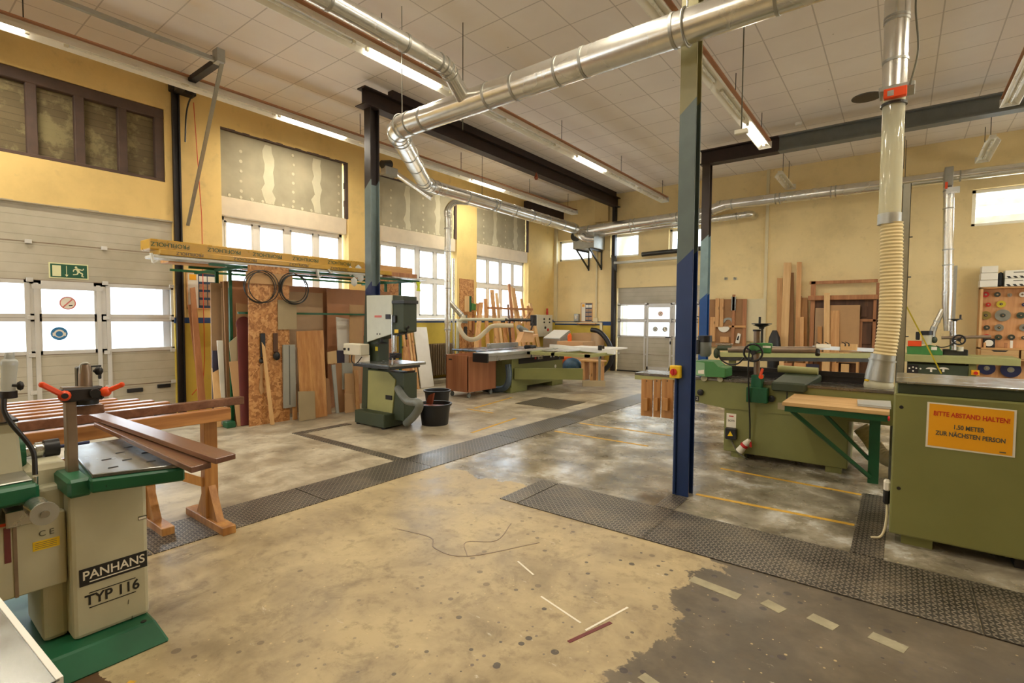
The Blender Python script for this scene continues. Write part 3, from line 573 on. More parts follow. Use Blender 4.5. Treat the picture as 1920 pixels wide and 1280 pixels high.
mb.bm.free(); obj('grey_section', MB().box(sp, XR, 11.1, 11.32, 4.86, 4.885).box(sp, XR, 11.1, 11.32, 5.14, 5.165).box(sp, XR, 11.2, 11.22, 4.885, 5.14), 'grey_paint_steel', tb)
struct('trim_60', MB().box(XL, XL+.3, 12.4, YB, 4.72, 5.1), 'brown_steel')
struct('trim_61', MB().box(-7.6, -7.15, YB-.12, YB, 4.55, ZC), 'wall_plain')
struct('trim_62', MB().box(XL, XL+.1, YB-.1, YB-.02, 1.5, 4.7), 'trim_cream'); struct('trim_63', MB().box(XL+.02, -7.4, YB-.02, YB, 1.42, 1.475), 'trim_cream')
struct('trim_64', MB().box(-7.42, -7.34, YB-.05, YB, .1, 1.47), 'trim_cream'); struct('trim_65', MB().box(-2.79, -2.72, YB-.04, YB, .6, ZC), 'trim_cream')
struct('trim_66', MB().box(XL, XL+.35, 7.1, 9.6, 0, .09, .01), 'concrete')
# ---- floor plates
zp = .006
def plate(x0, x1, y0, y1, label, group=None): return tag(obj('chequer_plate', MB().box(x0, x1, y0, y1, 0, zp), 'chequer_plate'), label, 'floor plate', group)
ys = [-.4, 1.15, 2.4, 3.65, 5.2, 6.7, 8.3, 10.0]; w = ['under the slatted trestle table', 'between the trestle foot and the corner channel', 'ending at the narrow corner channel', 'starting at the narrow corner channel', 'beside the pale worn floor patch', 'level with the wooden cart', 'at the far end']
for a, b, q in zip(ys, ys[1:], w): plate(-4.32, -3.83, a+.005, b-.005, 'long walkway chequer plate, segment '+q, 'walkway chequer plates')
plate(-2.7, -2.52, 3.36, 4.01, 'narrow end piece of the wide chequer plate row'); plate(-2.51, -1.41, 3.36, 4.02, 'wide dark chequer plate in front of the blue column, left one'); plate(-1.405, .374, 3.36, 4.02, 'wide dark chequer plate in the middle of the row, before the sander'); plate(.378, 2.2, 3.36, 4.02, 'wide chequer plate at the right edge beyond the joint')
plate(-6.45, -4.33, 3.55, 3.67, 'narrow channel cover crossing towards the walkway plates'); plate(-6.45, -6.33, 3.68, 4.4, 'narrow channel cover running under the bandsaw'); plate(-.22, -.04, 4.03, 5.5, 'narrow channel plate beside the sander base'); plate(-1.58, -1.42, 4.03, 4.38, 'small plate at the foot of the blue front column'); plate(-5.6, -4.65, 7.4, 8.35, 'square chequer plate in the floor before the panel saw')
mb = MB()
def fline(a, b, w=.045): mb.bar((a[0], a[1], .001), (b[0], b[1], .001), w, .002)
fline((-1.4, 4.54), (-.23, 4.6)); fline((-1.45, 5.5), (-.23, 5.45)); fline((-3.77, 5.9), (-2.42, 5.92)); fline((-3.77, 6.6), (-2.4, 6.65)); fline((-5.85, 6.56), (-6.08, 7.93)); fline((-5.3, 6.4), (-5.9, 6.42)); fline((-4.6, 5.1), (-4.75, 6.3)); fline((-2.45, .45), (-2.3, .2), .02)
struct('trim_70', mb, 'floor_yellow'); mb = MB()
for x, l in ((-.95, .28), (-.55, .1), (-.33, .12), (-.07, .14)): mb.bar((x, 3.02, .001), (x+l, 2.98, .001), .075, .002)
mb.bar((-.85, 2.05, .001), (-.5, 1.95, .001), .05, .002); mb.bar((.45, 2.9, .001), (.6, 2.3, .001), .04, .002); mb.bar((.45, 2.9, .001), (.9, 2.9, .001), .04, .002)
struct('trim_71', mb, 'worn_line')
mb = MB().bar((-1.55, 2.3, .001), (-1.25, 2.22, .001), .012, .002).bar((-1.2, 2.18, .001), (-1.12, 2.5, .001), .012, .002).bar((-1.9, 2.55, .001), (-1.72, 2.47, .001), .012, .002); struct('trim_72', mb, 'paper')
struct('trim_73', MB().bar((-1.22, 2.05, .001), (-1.13, 2.32, .001), .02, .002), 'maroon_board')
mb = MB(); pth = smooth([(-2.9, 2.4, 0.001), (-2.6, 2.45, .001), (-2.45, 2.35, .001), (-2.2, 2.4, .001), (-1.95, 2.85, .001)], 5)
for a, b in zip(pth, pth[1:]): mb.bar(a, b+(b-a)*.1, .008, .002)
pth = smooth([(-2.3, 3.0, .001), (-2.2, 2.7, .001), (-2.35, 2.55, .001), (-2.2, 2.4, .001)], 5)
for a, b in zip(pth, pth[1:]): mb.bar(a, b+(b-a)*.1, .005, .002)
struct('trim_74', mb, 'steel_brown'); struct('trim_75', MB().bar((-2.55, .68, .001), (-2.15, .1, .001), .03, .002), 'floor_yellow')
# ================================================================ LAMPS
def strip(x, y0, y1, label, lit, unlit, zb=4.8, hang=(), board=True):
    t = thing('fluorescent_strip', label, 'ceiling lamp', (x, (y0+y1)/2, zb)); w = .11
    sec = [(x-w, zb), (x-w+.012, zb), (x-.05, zb+.05), (x+.05, zb+.05), (x+w-.012, zb), (x+w, zb), (x+.06, zb+.075), (x-.06, zb+.075)]
    obj('reflector', MB().prism([(a, y0, b) for a, b in sec], (0, y1-y0, 0)), 'reflector', t)
    obj('trunking', MB().box(x-.045, x+.045, y0, y1, zb+.075, zb+.12), 'strip_case', t)
    if board: obj('top_board', MB().box(x-.1, x+.1, y0, y1, zb+.121, zb+.14), 'hardboard', t)
    obj('end_cap', MB().box(x-.11, x+.11, y1, y1+.012, zb-.002, zb+.12), 'white_pvc', t)
    for lst, mt in ((lit, 'tube_lit'), (unlit, 'tube_off')):
        for a in lst:
            obj('tube', MB().cyl((x, a, zb+.028), (x, a+1.2, zb+.028), .016, seg=12), mt, t); [obj('lamp_holder', MB().box(x-.02, x+.02, q, q+.045, zb+.008, zb+.05, .004), 'beige_case', t) for q in (a-.05, a+1.205)]
            if mt == 'tube_lit': light('tube_light', 'AREA', (x, a+.6, zb-.002), (0, 0, 0), 30, (1, .90, .72), .05, 1.2)
    for h in hang: obj('hanger_rod', MB().cyl((x, h, zb+.12), (x, h, ZC), .006, seg=8), 'dark_steel', t)
strip(-8.1, -3.6, 13.7, 'long fluorescent trunking nearest the left windows', [.1, 4.35, 9.0, -2.6], [1.7, 3.0, 5.9, 7.3, 10.5, 11.9], hang=(-2, 1.3, 5.87, 8.6, 11.3, 13.3))
strip(-5.26, -3.6, 13.75, 'long fluorescent trunking above the silver duct elbow', [3.95, 9.0, 1.2 - 2.6], [2.5, 5.4, 6.9, 10.5, 12.0], hang=(-1.5, 4.14, 8.38, 10.99, 13.56))
strip(-2.13, -3.6, 10.6, 'long fluorescent trunking crossing behind the olive column top', [3.05, 9.25, .4, -2.2], [1.7, 4.6, 6.1, 7.7], hang=(-1.5, 2, 5.5, 8.41, 10.26))
strip(1.2, -3.6, 10.7, 'fluorescent trunking at the top right corner of the room', [3.6, 6.4], [-2.2, .4, 2.0, 5.0, 8.0, 9.4], hang=(-1.5, 2, 5.5, 9.6))
strip(4.3, -3.6, 12.7, 'added fluorescent trunking outside the view, lighting the right side', [3.6, 6.4, 8.6, 11.2], [-2.2, .4, 2.0, 5.0], hang=(-1.5, 2, 5.5, 9.6))  # unseen strip with lit tubes, added to brighten the back right
def short_lamp(x, y0, y1, label):
    strip(x, y0, y1, label, [], [y0+.08], zb=4.75, hang=(y0+.35, y1-.3), board=False)
short_lamp(-2.22, 12.6, 14.0, 'short unlit lamp hanging behind the black beam end'); short_lamp(1.2, 12.4, 13.9, 'short unlit lamp hanging behind the grey beam, above the high window')
t = thing('pull_switch', 'small cream switch box hanging on a long cable before the third lamp', 'switch', (-1.7, 7.0, 3.0)); p = WY(1390, 247, 6.2)
t.location = p; obj('cable', MB().cyl(p, (p.x, p.y, ZC), .007, seg=8), 'grey_ink', t); obj('switch_body', MB().box(p.x-.07, p.x+.07, p.y-.03, p.y+.03, p.z-.025, p.z+.025, .006), 'beige_case', t)
for k, (q, y, zb_, lab) in enumerate([((868, 0), 4.9, 4.0, 'thin hanging wire behind the duct branch'), ((1697, 250), 13.3, 4.7, 'thin hanger wire on the far wall duct')]):
    p = WY(q[0], q[1], y); tag(obj('hanging_wire', MB().cyl((p.x, y, zb_), (p.x, y, ZC), .006, seg=8), 'grey_ink'), lab, 'wire')
p = WZ(1497, 232, ZC-.02); tag(obj('smoke_detector', MB().lathe([(.05, 0), (.06, .03), (.06, .05)], (p.x, p.y, ZC-.05)), 'white_pvc'), 'small round white detector on the ceiling tiles', 'detector')
def pbx(mb, y, r, dep, bev=0, x=None):
    """box whose front face fills the measured rectangle r=(x0,y0,x1,y1) on the plane at y (or at x)"""
    fn = WY if x is None else WX; v = y if x is None else x; cx, cy = (r[0]+r[2])/2, (r[1]+r[3])/2
    a, b, t, u = fn(r[0], cy, v), fn(r[2], cy, v), fn(cx, r[1], v), fn(cx, r[3], v)
    if x is None: return mb.box(a.x, b.x, y, y+dep, max(0, u.z), t.z, bev)
    return mb.box(x-dep, x, a.y, b.y, max(0, u.z), t.z, bev)
# ================================================================ DUCTS
def clamp(mb, c, ax, R, w=.012): 
    c, ax = Vector(c), Vector(ax).normalized(); mb.cyl(c-ax*w, c+ax*w, R+.007, seg=28); return mb
def pipe(parent, pts, R, joints=(), mat='galvanised', name='pipe'):
    obj(name, MB().tube(pts, R, 32), mat, parent)
    a, b = Vector(pts[0]), Vector(pts[-1])
    for j in joints: obj('clamp_ring', clamp(MB(), a.lerp(b, j), b-a, R), 'galvanised_dull', parent)
def elbow(parent, a, b, c, R, rad, mat='galvanised'):
    """segmented bend at b between directions a->b and b->c"""
    a, b, c = Vector(a), Vector(b), Vector(c); u = (a-b).normalized(); w = (c-b).normalized(); p = b+u*rad; q = b+w*rad; pts = []
    for k in range(7): t = k/6; pts.append(p*(1-t)**2+b*2*t*(1-t)+q*t*t)
    m = MB().tube(pts, R+.004, 32); obj('elbow', m, mat, parent)
    for k in (0, 2, 4, 6): obj('clamp_ring', clamp(MB(), pts[k], (pts[min(k+1, 6)]-pts[max(k-1, 0)]), R+.003, .006), 'galvanised_dull', parent)
    return p, q
R1 = .133
d = thing('extraction_duct', 'large silver duct crossing the room, bending down to the left windows', 'duct', (-3, 4.2, 3.8))
A = Vector((-.75, 4.2, 3.92)); E1 = Vector((-5.08, 4.2, 3.92)); E2 = Vector((-7.72, 7.15, 4.27)); E3 = Vector((-7.72, 13.1, 4.24))
p1, q1 = elbow(d, A, E1, E2, R1, .3); p2, q2 = elbow(d, E1, E2, E3, R1, .3)
far = Vector((3.2, 4.2, 3.95))
pipe(d, [far, p1], R1, (.1, .28, .40, .43, .5, .595, .70, .735, .80, .845, .97)); pipe(d, [q1, p2], R1, (.05, .3, .55, .9))
pipe(d, [q2, q2.lerp(E3, .33)], R1, (.5, .98)); pipe(d, [q2.lerp(E3, .33), E3], R1+.012, (.02, .2, .4, .6, .8, .95))
obj('hanger_rod', MB().cyl((-7.72, 8.9, 4.38), (-7.72, 8.9, ZC), .006, seg=8), 'dark_steel', d)
obj('hanger_strap', MB().ring((-1.45, 4.2, 3.93), (1, 0, 0), R1+.012, .008).cyl((-1.45, 4.2, 4.06), (-1.45, 4.2, ZC), .008, seg=8), 'galvanised_dull', d)
obj('hanger_strap', MB().ring((-4.95, 4.2, 3.92), (1, 0, 0), R1+.012, .007).cyl((-4.95, 4.2, 4.06), (-4.95, 4.2, ZC), .006, seg=8), 'galvanised_dull', d)
# thin branch coming from behind the camera
d = thing('branch_duct', 'thinner silver duct joining the main duct from the upper left', 'duct', (-3.7, 3.5, 4.0)); bx_, bz_ = -3.72, 4.1
J = Vector((bx_, 3.72, bz_)); K = Vector((-3.86, 4.15, 3.95))
p, q = elbow(d, (bx_, 0, bz_), J, K, .082, .1); pipe(d, [(bx_, -2.5, bz_), p], .082, (.62, .8, .93)); pipe(d, [q, K], .082)
# branch to the vertical drop at the planer
d = thing('drop_duct', 'vertical silver duct with orange slide gate and cream corrugated hose down to the planer', 'duct', (-.12, 6.3, .9))
vx, vy = -.118, 6.28
T = Vector((vx, vy-.1, 4.95)); S0 = Vector((-1.0, 4.3, 4.02)); S1 = Vector((-.1, 5.75, 4.95))
pipe(d, [S0, S1.lerp(S0, .12)], .085, (.3, .6)); obj('elbow', MB().tube(smooth([S1.lerp(S0, .15), S1+Vector((.02, .1, .06)), (vx, vy-.12, 4.98), (vx, vy, 4.75), (vx, vy, 4.45)], 5), .105, 32, True, None), 'galvanised', d)
zz = lambda py: WY(1674, py, vy).z
pipe(d, [(vx, vy, 4.5), (vx, vy, zz(166))], .1, (.0, .05, .62))
zg = zz(172)
obj('slide_gate', MB().box(vx-.12, vx+.16, vy-.13, vy+.13, zg-.025, zg+.02, .006), 'galvanised_dull', d); obj('gate_blade', MB().lathe([(.13, 0), (.13, .006)], (vx-.22, vy-.02, zg-.01), 'z'), 'dark_steel', d)
obj('actuator', MB().box(vx-.08, vx+.1, vy-.17, vy-.11, zg-.11, zg-.02, .006), 'orange', d); obj('actuator_label', MB().box(vx-.05, vx-.0, vy-.174, vy-.169, zg-.095, zg-.045), 'aluminium', d)
obj('air_line', MB().tube(smooth([(vx+.12, vy-.15, zg-.02), (vx+.17, vy-.12, zg+.3), (vx+.14, vy-.1, zg+.7), (vx+.15, vy-.1, 4.8)]), .008, 8), 'grey_ink', d)
obj('clear_pipe', MB().tube([(vx, vy, zg-.03), (vx, vy, zz(404))], .091, 32), 'clear_tube', d); obj('clamp_ring', clamp(MB(), (vx, vy, zg-.13), (0, 0, 1), .101), 'dark_steel', d)
obj('collar', MB().cyl((vx, vy, zz(400)), (vx, vy, zz(420)), .098), 'galvanised_dull', d)
hp = [WY(1672, 418, vy), WY(1671, 500, vy), WY(1670, 570, vy), WY(1664, 630, vy), WY(1658, 668, vy)]
obj('corrugated_hose', hose(MB(), hp, .087, .034, .11, 32), 'corr_cream', d)
n0, n1 = WY(1656, 664, vy), WY(1650, 700, vy)
obj('cone', MB().tube([n0, n0.lerp(n1, .25), n1, n1+(n1-n0)*.35], .11, 32, True, [.104, .106, .12, .122]), 'galvanised_dull', d); obj('clamp_ring', clamp(MB(), n0.lerp(n1, .3), n1-n0, .11, .008), 'galvanised_dull', d)
e0 = WY(1647, 722, vy); obj('swivel_joint', MB().ball(e0, .125, (1, 1, .85), 24), 'machine_cream', d); obj('outlet_flange', MB().lathe([(.115, 0), (.08, -.05), (.07, -.06)], e0-Vector((-.01, 0, .06)), 'z'), 'dark_steel', d); obj('yellow_mark', MB().ball(e0+Vector((-.09, -.07, .05)), .024, (1.2, .6, .5), 10), 'yellow', d)
# support post beside it
a = WY(1701, 345, 6.5); t = thing('support_post', 'galvanised channel post behind the cream hose, with wing screws', 'post', (a.x, 6.5, 0))
obj('channel', MB().box(a.x-.035, a.x+.035, 6.48, 6.485, 0, a.z).box(a.x-.035, a.x-.03, 6.48, 6.53, 0, a.z).box(a.x+.03, a.x+.035, 6.48, 6.53, 0, a.z), 'galvanised_dull', t)
for z in (2.4, 2.0, 1.4): obj('wing_screw', MB().cyl((a.x+.03, 6.5, z), (a.x+.06, 6.5, z), .006, seg=8), 'dark_steel', t)
o = obj('yellow_strut', MB().bar(WY(1700, 575, 6.55), WY(1765, 700, 6.55), .035, .012), 'blade_yellow'); tag(o, 'yellow lath slanting down right of the galvanised post', 'lath')
# duct on the back wall
yb = 13.6
d = thing('air_duct', 'silver duct running along the far wall to the collector box', 'duct', (-3, yb, 4.2))
PC = lambda x, y: WY(x, y, yb)
a0, a1, a2 = PC(1085, 434), PC(1325, 400), Vector((6.1, yb, 4.47))
pipe(d, [a0, a1], .14, (.1, .45, .48, .8)); pipe(d, [PC(1345, 386), PC(1780, 332)], .125, (.02, .08, .3, .32, .55, .57, .78, .8)); pipe(d, [PC(1780, 332), a2], .105, (.03, .6))
pipe(d, [PC(1310, 402), PC(1360, 384)], .135, (.1, .5)); pipe(d, [PC(1100, 436)+Vector((0, .25, -.05)), PC(1395, 398)+Vector((0, .25, -.02))], .085, (.3, .7, .95)); obj('elbow', MB().tube(smooth([PC(1390, 398)+Vector((0, .25, -.02)), PC(1402, 398)+Vector((0, .3, 0)), PC(1406, 398)+Vector((0, .55, .0))]), .09, 24), 'galvanised', d)
obj('elbow', MB().tube(smooth([PC(1098, 432), PC(1082, 436), Vector((-7.75, 13.45, 4.12)), Vector((-7.6, 13.5, 4.0)), Vector((-7.35, 13.6, 3.95))], 5), .14, 28), 'galvanised', d)
o = obj('hanging_wire', MB().cyl((PC(1697, 330).x, yb, 4.6), (PC(1697, 330).x, yb, ZC), .006, seg=8), 'grey_ink'); tag(o, 'thin rod holding the far wall duct right of the clear pipe', 'rod')
d = thing('collector_box', 'grey metal collector box on two triangular wall brackets in the far left corner', 'box', (-7.4, 13.9, 3.6))
a, b = WY(1082, 437, 13.75), WY(1121, 466, 13.75); obj('housing', MB().box(a.x, b.x, 13.5, YB-.003, b.z, a.z, .01), 'galvanised_dull', d); obj('inlet_ring', MB().cyl((a.x+.12, 13.42, (a.z+b.z)/2+.12), (a.x+.12, 13.52, (a.z+b.z)/2+.12), .15), 'dark_steel', d)
for x in (a.x+.18, b.x-.1):
    obj('bracket', MB().bar((x, 13.4, b.z-.03), (x, YB, b.z-.03), .05).bar((x, YB-.02, b.z), (x, YB-.02, b.z-.6), .04).bar((x, 13.45, b.z-.05), (x, YB-.02, b.z-.55), .04), 'dark_steel', d)
# drop near the left wall
d = thing('drop_duct', 'slim silver pipe dropping beside the middle window towards the saw', 'duct', (-8.5, 8.7, 0)); dx, dy = -8.55, 8.62
q = lambda py: WX(838, py, dx).z
pipe(d, [(-7.85, 9.3, 4.2), (-8.25, 8.9, 4.33)], .07); obj('elbow', MB().tube(smooth([(-8.2, 8.95, 4.31), (-8.42, 8.72, 4.3), (dx, dy, 4.12), (dx, dy, 3.9)], 5), .075, 24), 'galvanised', d)
pipe(d, [(dx, dy, 3.95), (dx, dy, 1.25)], .075, (.1, .3, .62, .98)); pipe(d, [(dx, dy, 1.3), (dx+.0, dy, .22)], .055, (.6,)); pipe(d, [(dx, dy+.2, 3.0), (dx, dy+.2, .3)], .03, (.5,)); pipe(d, [(dx, dy, 2.0), (dx+.2, dy+.3, 1.62)], .06, (.9,))
cp = [WX(x, y, dx+.3+.9*k) for k, (x, y) in enumerate([(845, 585), (856, 603), (870, 624)])]
o = obj('clear_hose', hose(MB(), [(-8.33, 8.95, 1.6), WX(860, 610, -8.1), WX(874, 633, -7.9), WX(893, 635, -7.7), WX(912, 620, -7.55), WX(925, 611, -7.4), WX(962, 610, -7.1)], .05, .03, .05, 16), 'clear_hose'); tag(o, 'translucent cream hose sagging from the pipe to the saw guard', 'hose')
t = thing('duct_valve', 'small galvanised duct junction just right of the dark column', 'duct fitting', WX(725, 318, -8.6)); l = WX(725, 318, -8.6)
obj('wall_arm', MB().box(XL, l.x-.08, l.y-.02, l.y+.02, l.z-.08, l.z-.04), 'galvanised_dull', t); obj('valve_box', MB().box(l.x-.08, l.x+.1, l.y-.1, l.y+.22, l.z-.12, l.z+.05, .01), 'galvanised_dull', t); obj('motor', MB().cyl(l+Vector((0, -.12, .08)), l+Vector((0, .1, .14)), .08), 'dark_steel', t); obj('pipe', MB().tube([l+Vector((0, .2, -.02)), (-7.95, 7.55, 4.1)], .06, 20), 'galvanised', t)
# drop at the spindle moulder
d = thing('drop_duct', 'bright silver pipe dropping from the far wall duct to the spindle moulder, with slide gate', 'duct', (1.0, 13.3, 1.0)); ym = 13.3
P = lambda x, y: WY(x, y, ym)
pipe(d, [P(1779, 352), P(1777, 545)], .085, (.03, .2, .6, .75)); obj('lower_pipe', MB().tube([P(1777, 545), P(1776, 570), P(1776, 620)], .07, 24, True, [.09, .085, .055]), 'galvanised', d); pipe(d, [P(1768, 580), P(1752, 612)], .05, (.7,), 'galvanised', 'side_branch'); obj('branch_hose', MB().tube(smooth([P(1752, 612), P(1748, 625), P(1748, 640)]), .055, 16), 'galvanised_dull', d)
obj('slide_gate', pbx(MB(), ym-.12, (1771, 312, 1788, 348), .32, .01), 'galvanised_dull', d); obj('gate_plate', pbx(MB(), ym-.14, (1774, 350, 1800, 362), .02), 'aluminium', d); obj('actuator', pbx(MB(), ym-.18, (1772, 341, 1777, 353), .05), 'orange', d)
obj('rear_channel', pbx(MB(), ym+.1, (1786, 498, 1792, 655), .1), 'galvanised_dull', d)
# ================================================================ BOARD RACK
def board(name, label, cat, pix, d0, d1, th, mat, ax='x', floor=True, group=None, bev=0):
    """a board leaning on the left (ax x) or back (ax y) side: four measured corners bl, br, tr, tl at depths d0 (bottom) and d1 (top)"""
    fn = WX if ax == 'x' else WY; P = [fn(*pix[0], d0), fn(*pix[1], d0), fn(*pix[2], d1), fn(*pix[3], d1)]
    if floor: P[0].z = P[1].z = .004
    dv = Vector((-th, 0, 0)) if ax == 'x' else Vector((0, th, 0))
    mb = MB().hexa([P[0], P[1], P[1]+dv, P[0]+dv, P[3], P[2], P[2]+dv, P[3]+dv], bev); o = obj(name, mb, mat); return tag(o, label, cat, group)
rk = thing('sheet_rack', 'green steel rack for sheet material along the left windows', 'rack', (-8.1, 4.6, 0))
xr0, xr1 = -8.8, -7.42
for y in (3.3, 6.4):
    for x in (-8.05, WX(438, 510, -7.62).x): obj('post', MB().bar((x, y, 0), (x, y, 2.25), .04), 'frame_green', rk)
    obj('cross_arm', MB().bar((xr0, y, 2.25), (xr1+.15, y, 2.25), .04), 'frame_green', rk)
for x in (xr0, -8.1, xr1): obj('top_rail', MB().bar((x, 2.95, 2.27), (x, 6.7, 2.27), .035), 'frame_green', rk)
obj('front_rail', MB().bar((xr1+.03, 3.3, 1.62), (xr1+.03, 6.4, 1.62), .03), 'frame_green', rk); obj('end_roller', MB().cyl((-8.4, 3.2, .05), (-7.5, 3.2, .05), .05), 'grey_hose', rk); obj('end_foot', MB().box(-7.56, -7.42, 3.14, 3.26, 0, .09, .01), 'frame_green', rk)
# hard-board and chip sheets standing in the rack (big ones parallel to the wall)
def sheet(name, label, x, y0, y1, z1, th, mat, z0=.0, tilt=0.0):
    o = obj(name, MB().hexa([Vector(q) for q in ((x, y0, z0), (x+th, y0, z0), (x+th, y1, z0), (x, y1, z0), (x-tilt, y0, z1), (x+th-tilt, y0, z1), (x+th-tilt, y1, z1), (x-tilt, y1, z1))]), mat); return tag(o, label, 'board', None)
sheet('fibre_board', 'large brown hardboard sheet at the back of the rack, spanning its left half', -7.95, 3.3, 5.5, 2.08, .02, 'hardboard'); sheet('fibre_board', 'large brown hardboard sheet at the right end of the rack', -7.8, 4.95, 6.3, 2.06, .018, 'hardboard')
sheet('fibre_board', 'brown-grey sheet half a step in front, tall left part of the rack', -7.86, 3.28, 4.9, 1.98, .02, 'hardboard_pale')
B_ = board
B_('chip_board', 'grey-brown sheet edge at the left end of the rack', 'board', [(398, 780), (420, 785), (420, 531), (395, 530)], -7.9, -7.9, .02, 'hardboard_pale')
B_('chip_board', 'narrow upright brown sheet, second from the rack left end', 'board', [(428, 785), (450, 790), (448, 527), (419, 527)], -7.7, -7.7, .03, 'mdf_dark')
B_('fibre_board', 'wide orange-brown sheet just left of the chipboard panel', 'board', [(440, 790), (478, 796), (478, 527), (428, 525)], -7.62, -7.62, .02, 'hardboard')
B_('fibre_board', 'orange-tan offcut with a grey strip at its top', 'board', [(446, 790), (474, 794), (472, 572), (443, 568)], -7.56, -7.56, .012, 'mdf')
B_('maroon_board', 'dark red rounded board leaning left of the chipboard panel', 'board', [(452, 788), (474, 796), (470, 606), (444, 606)], -7.42, -7.5, .02, 'maroon_board', bev=.008)
P_ = WX(457, 606, -7.5); o = obj('round_board', MB().cyl((-7.52, P_.y+.005, P_.z-.01), (-7.5, P_.y+.005, P_.z-.01), .108), 'maroon_board'); tag(o, 'rounded dark red disc just above the maroon board', 'board')
B_('pine_board', 'pale slanting offcut at the far left foot of the rack', 'board', [(404, 775), (423, 780), (411, 683), (398, 690)], -7.62, -7.75, .02, 'pine_pale')
B_('plywood_offcut', 'light plywood piece with a slanted top in the rack left bay', 'board', [(436, 700), (448, 702), (447, 628), (430, 642)], -7.5, -7.5, .015, 'greige_board', floor=False)
B_('plywood_offcut', 'thin tan offcut leaning left of the maroon board', 'board', [(445, 786), (456, 790), (446, 676), (430, 678)], -7.44, -7.48, .012, 'mdf')
B_('white_sheet', 'narrow white sheet edge in the rack left bay', 'board', [(418, 782), (424, 784), (418, 638), (407, 638)], -7.66, -7.72, .015, 'white_laminate')
B_('navy_sheet', 'dark blue piece low in the rack left bay', 'board', [(398, 760), (412, 760), (410, 657), (399, 657)], -7.74, -7.74, .015, 'navy_board')
B_('red_batten', 'tall reddish batten leaning left of the rack', 'batten', [(374, 775), (388, 775), (366, 538), (357, 540)], -8.75, -9.04, .03, 'cherry', floor=False)
B_('red_batten', 'shorter reddish batten behind the tall one beside the wall poster', 'batten', [(378, 775), (384, 775), (360, 570), (353, 572)], -8.85, -9.05, .03, 'cherry', floor=False)
# chipboard panel with things hanging on it
osb = obj('osb_panel', MB().hexa([Vector(q) for q in ((-7.34, 3.40, 0), (-7.32, 3.40, 0), (-7.32, 4.0, 0), (-7.34, 4.0, 0), (-7.34, 3.42, 2.3), (-7.32, 3.42, 2.3), (-7.32, 4.02, 2.3), (-7.34, 4.02, 2.3))]), 'osb'); tag(osb, 'tall narrow chipboard panel standing at the front of the rack', 'board')
o = obj('rail_board', MB().box(-7.315, -7.295, 3.38, 4.06, 2.04, 2.2), 'mdf'); tag(o, 'thin wooden board across the top of the chipboard panel', 'board')
def coil(cy, cz, r, label, n):
    t = thing('blade_coil', label, 'saw blade', (-7.27, cy, cz)); rr = random.Random(n)
    for k in range(n):
        c = Vector((-7.28+.012*k, cy+rr.uniform(-.03, .03), cz+rr.uniform(-.02, .02))); m = MB(); ax = Vector((1, rr.uniform(-.12, .12), rr.uniform(-.1, .1))); m.ring(c, ax, r+rr.uniform(-.01, .01), .007, 40, 6); obj('blade_loop', m, 'dark_steel', t)
coil(3.58, 2.0, .225, 'round coil of dark bandsaw blades hanging left on the chipboard panel', 3); coil(4.05, 2.0, .215, 'round coil of bandsaw blades hanging over the right edge of the panel', 5)
o = obj('fibre_sheet', MB().box(-7.31, -7.3, 3.83, 4.12, 1.38, 1.82), 'greige_board'); tag(o, 'grey-beige fibre sheet hanging under the blade coils', 'board')
o = obj('slotted_panel', MB().box(-7.31, -7.28, 3.89, 4.08, .2, 1.15), 'grey_board'); tag(o, 'light grey panel with a long black slot, right foot of the chipboard panel', 'board'); obj('slot', MB().box(-7.281, -7.279, 3.98, 3.99, .24, 1.14), 'ink', o)
t = thing('hand_brush', 'dark wooden brush hanging left on the chipboard panel', 'brush', (-7.3, 3.59, .95)); obj('brush_head', MB().box(-7.315, -7.28, 3.56, 3.63, .98, 1.33, .008), 'black_plastic', t); obj('handle', MB().box(-7.315, -7.28, 3.54, 3.63, .9, .97, .02), 'dark_steel', t)
t = thing('hand_brush', 'brown hand brush with a black bristle tuft, right of the dark one', 'brush', (-7.3, 3.78, .95)); obj('handle', MB().box(-7.315, -7.285, 3.75, 3.82, 1.05, 1.33, .008), 'dark_wood', t); obj('bristles', MB().ball((-7.28, 3.79, .99), .055, (.7, 1, 1.2), 10), 'black_plastic', t)
o = obj('push_stick', MB().prism([WX(x, y, -7.3) for x, y in ((488, 685), (493, 680), (494, 690), (492, 720), (496, 733), (490, 740), (486, 728), (489, 705))], (-.015, 0, 0)), 'mdf'); tag(o, 'curved wooden push stick hanging low on the chipboard panel', 'push stick')
B_('lath', 'yellowish lath leaning diagonally before the chipboard panel', 'lath', [(508, 796), (515, 795), (497, 650), (491, 641)], -7.18, -7.27, .02, 'pine_pale')
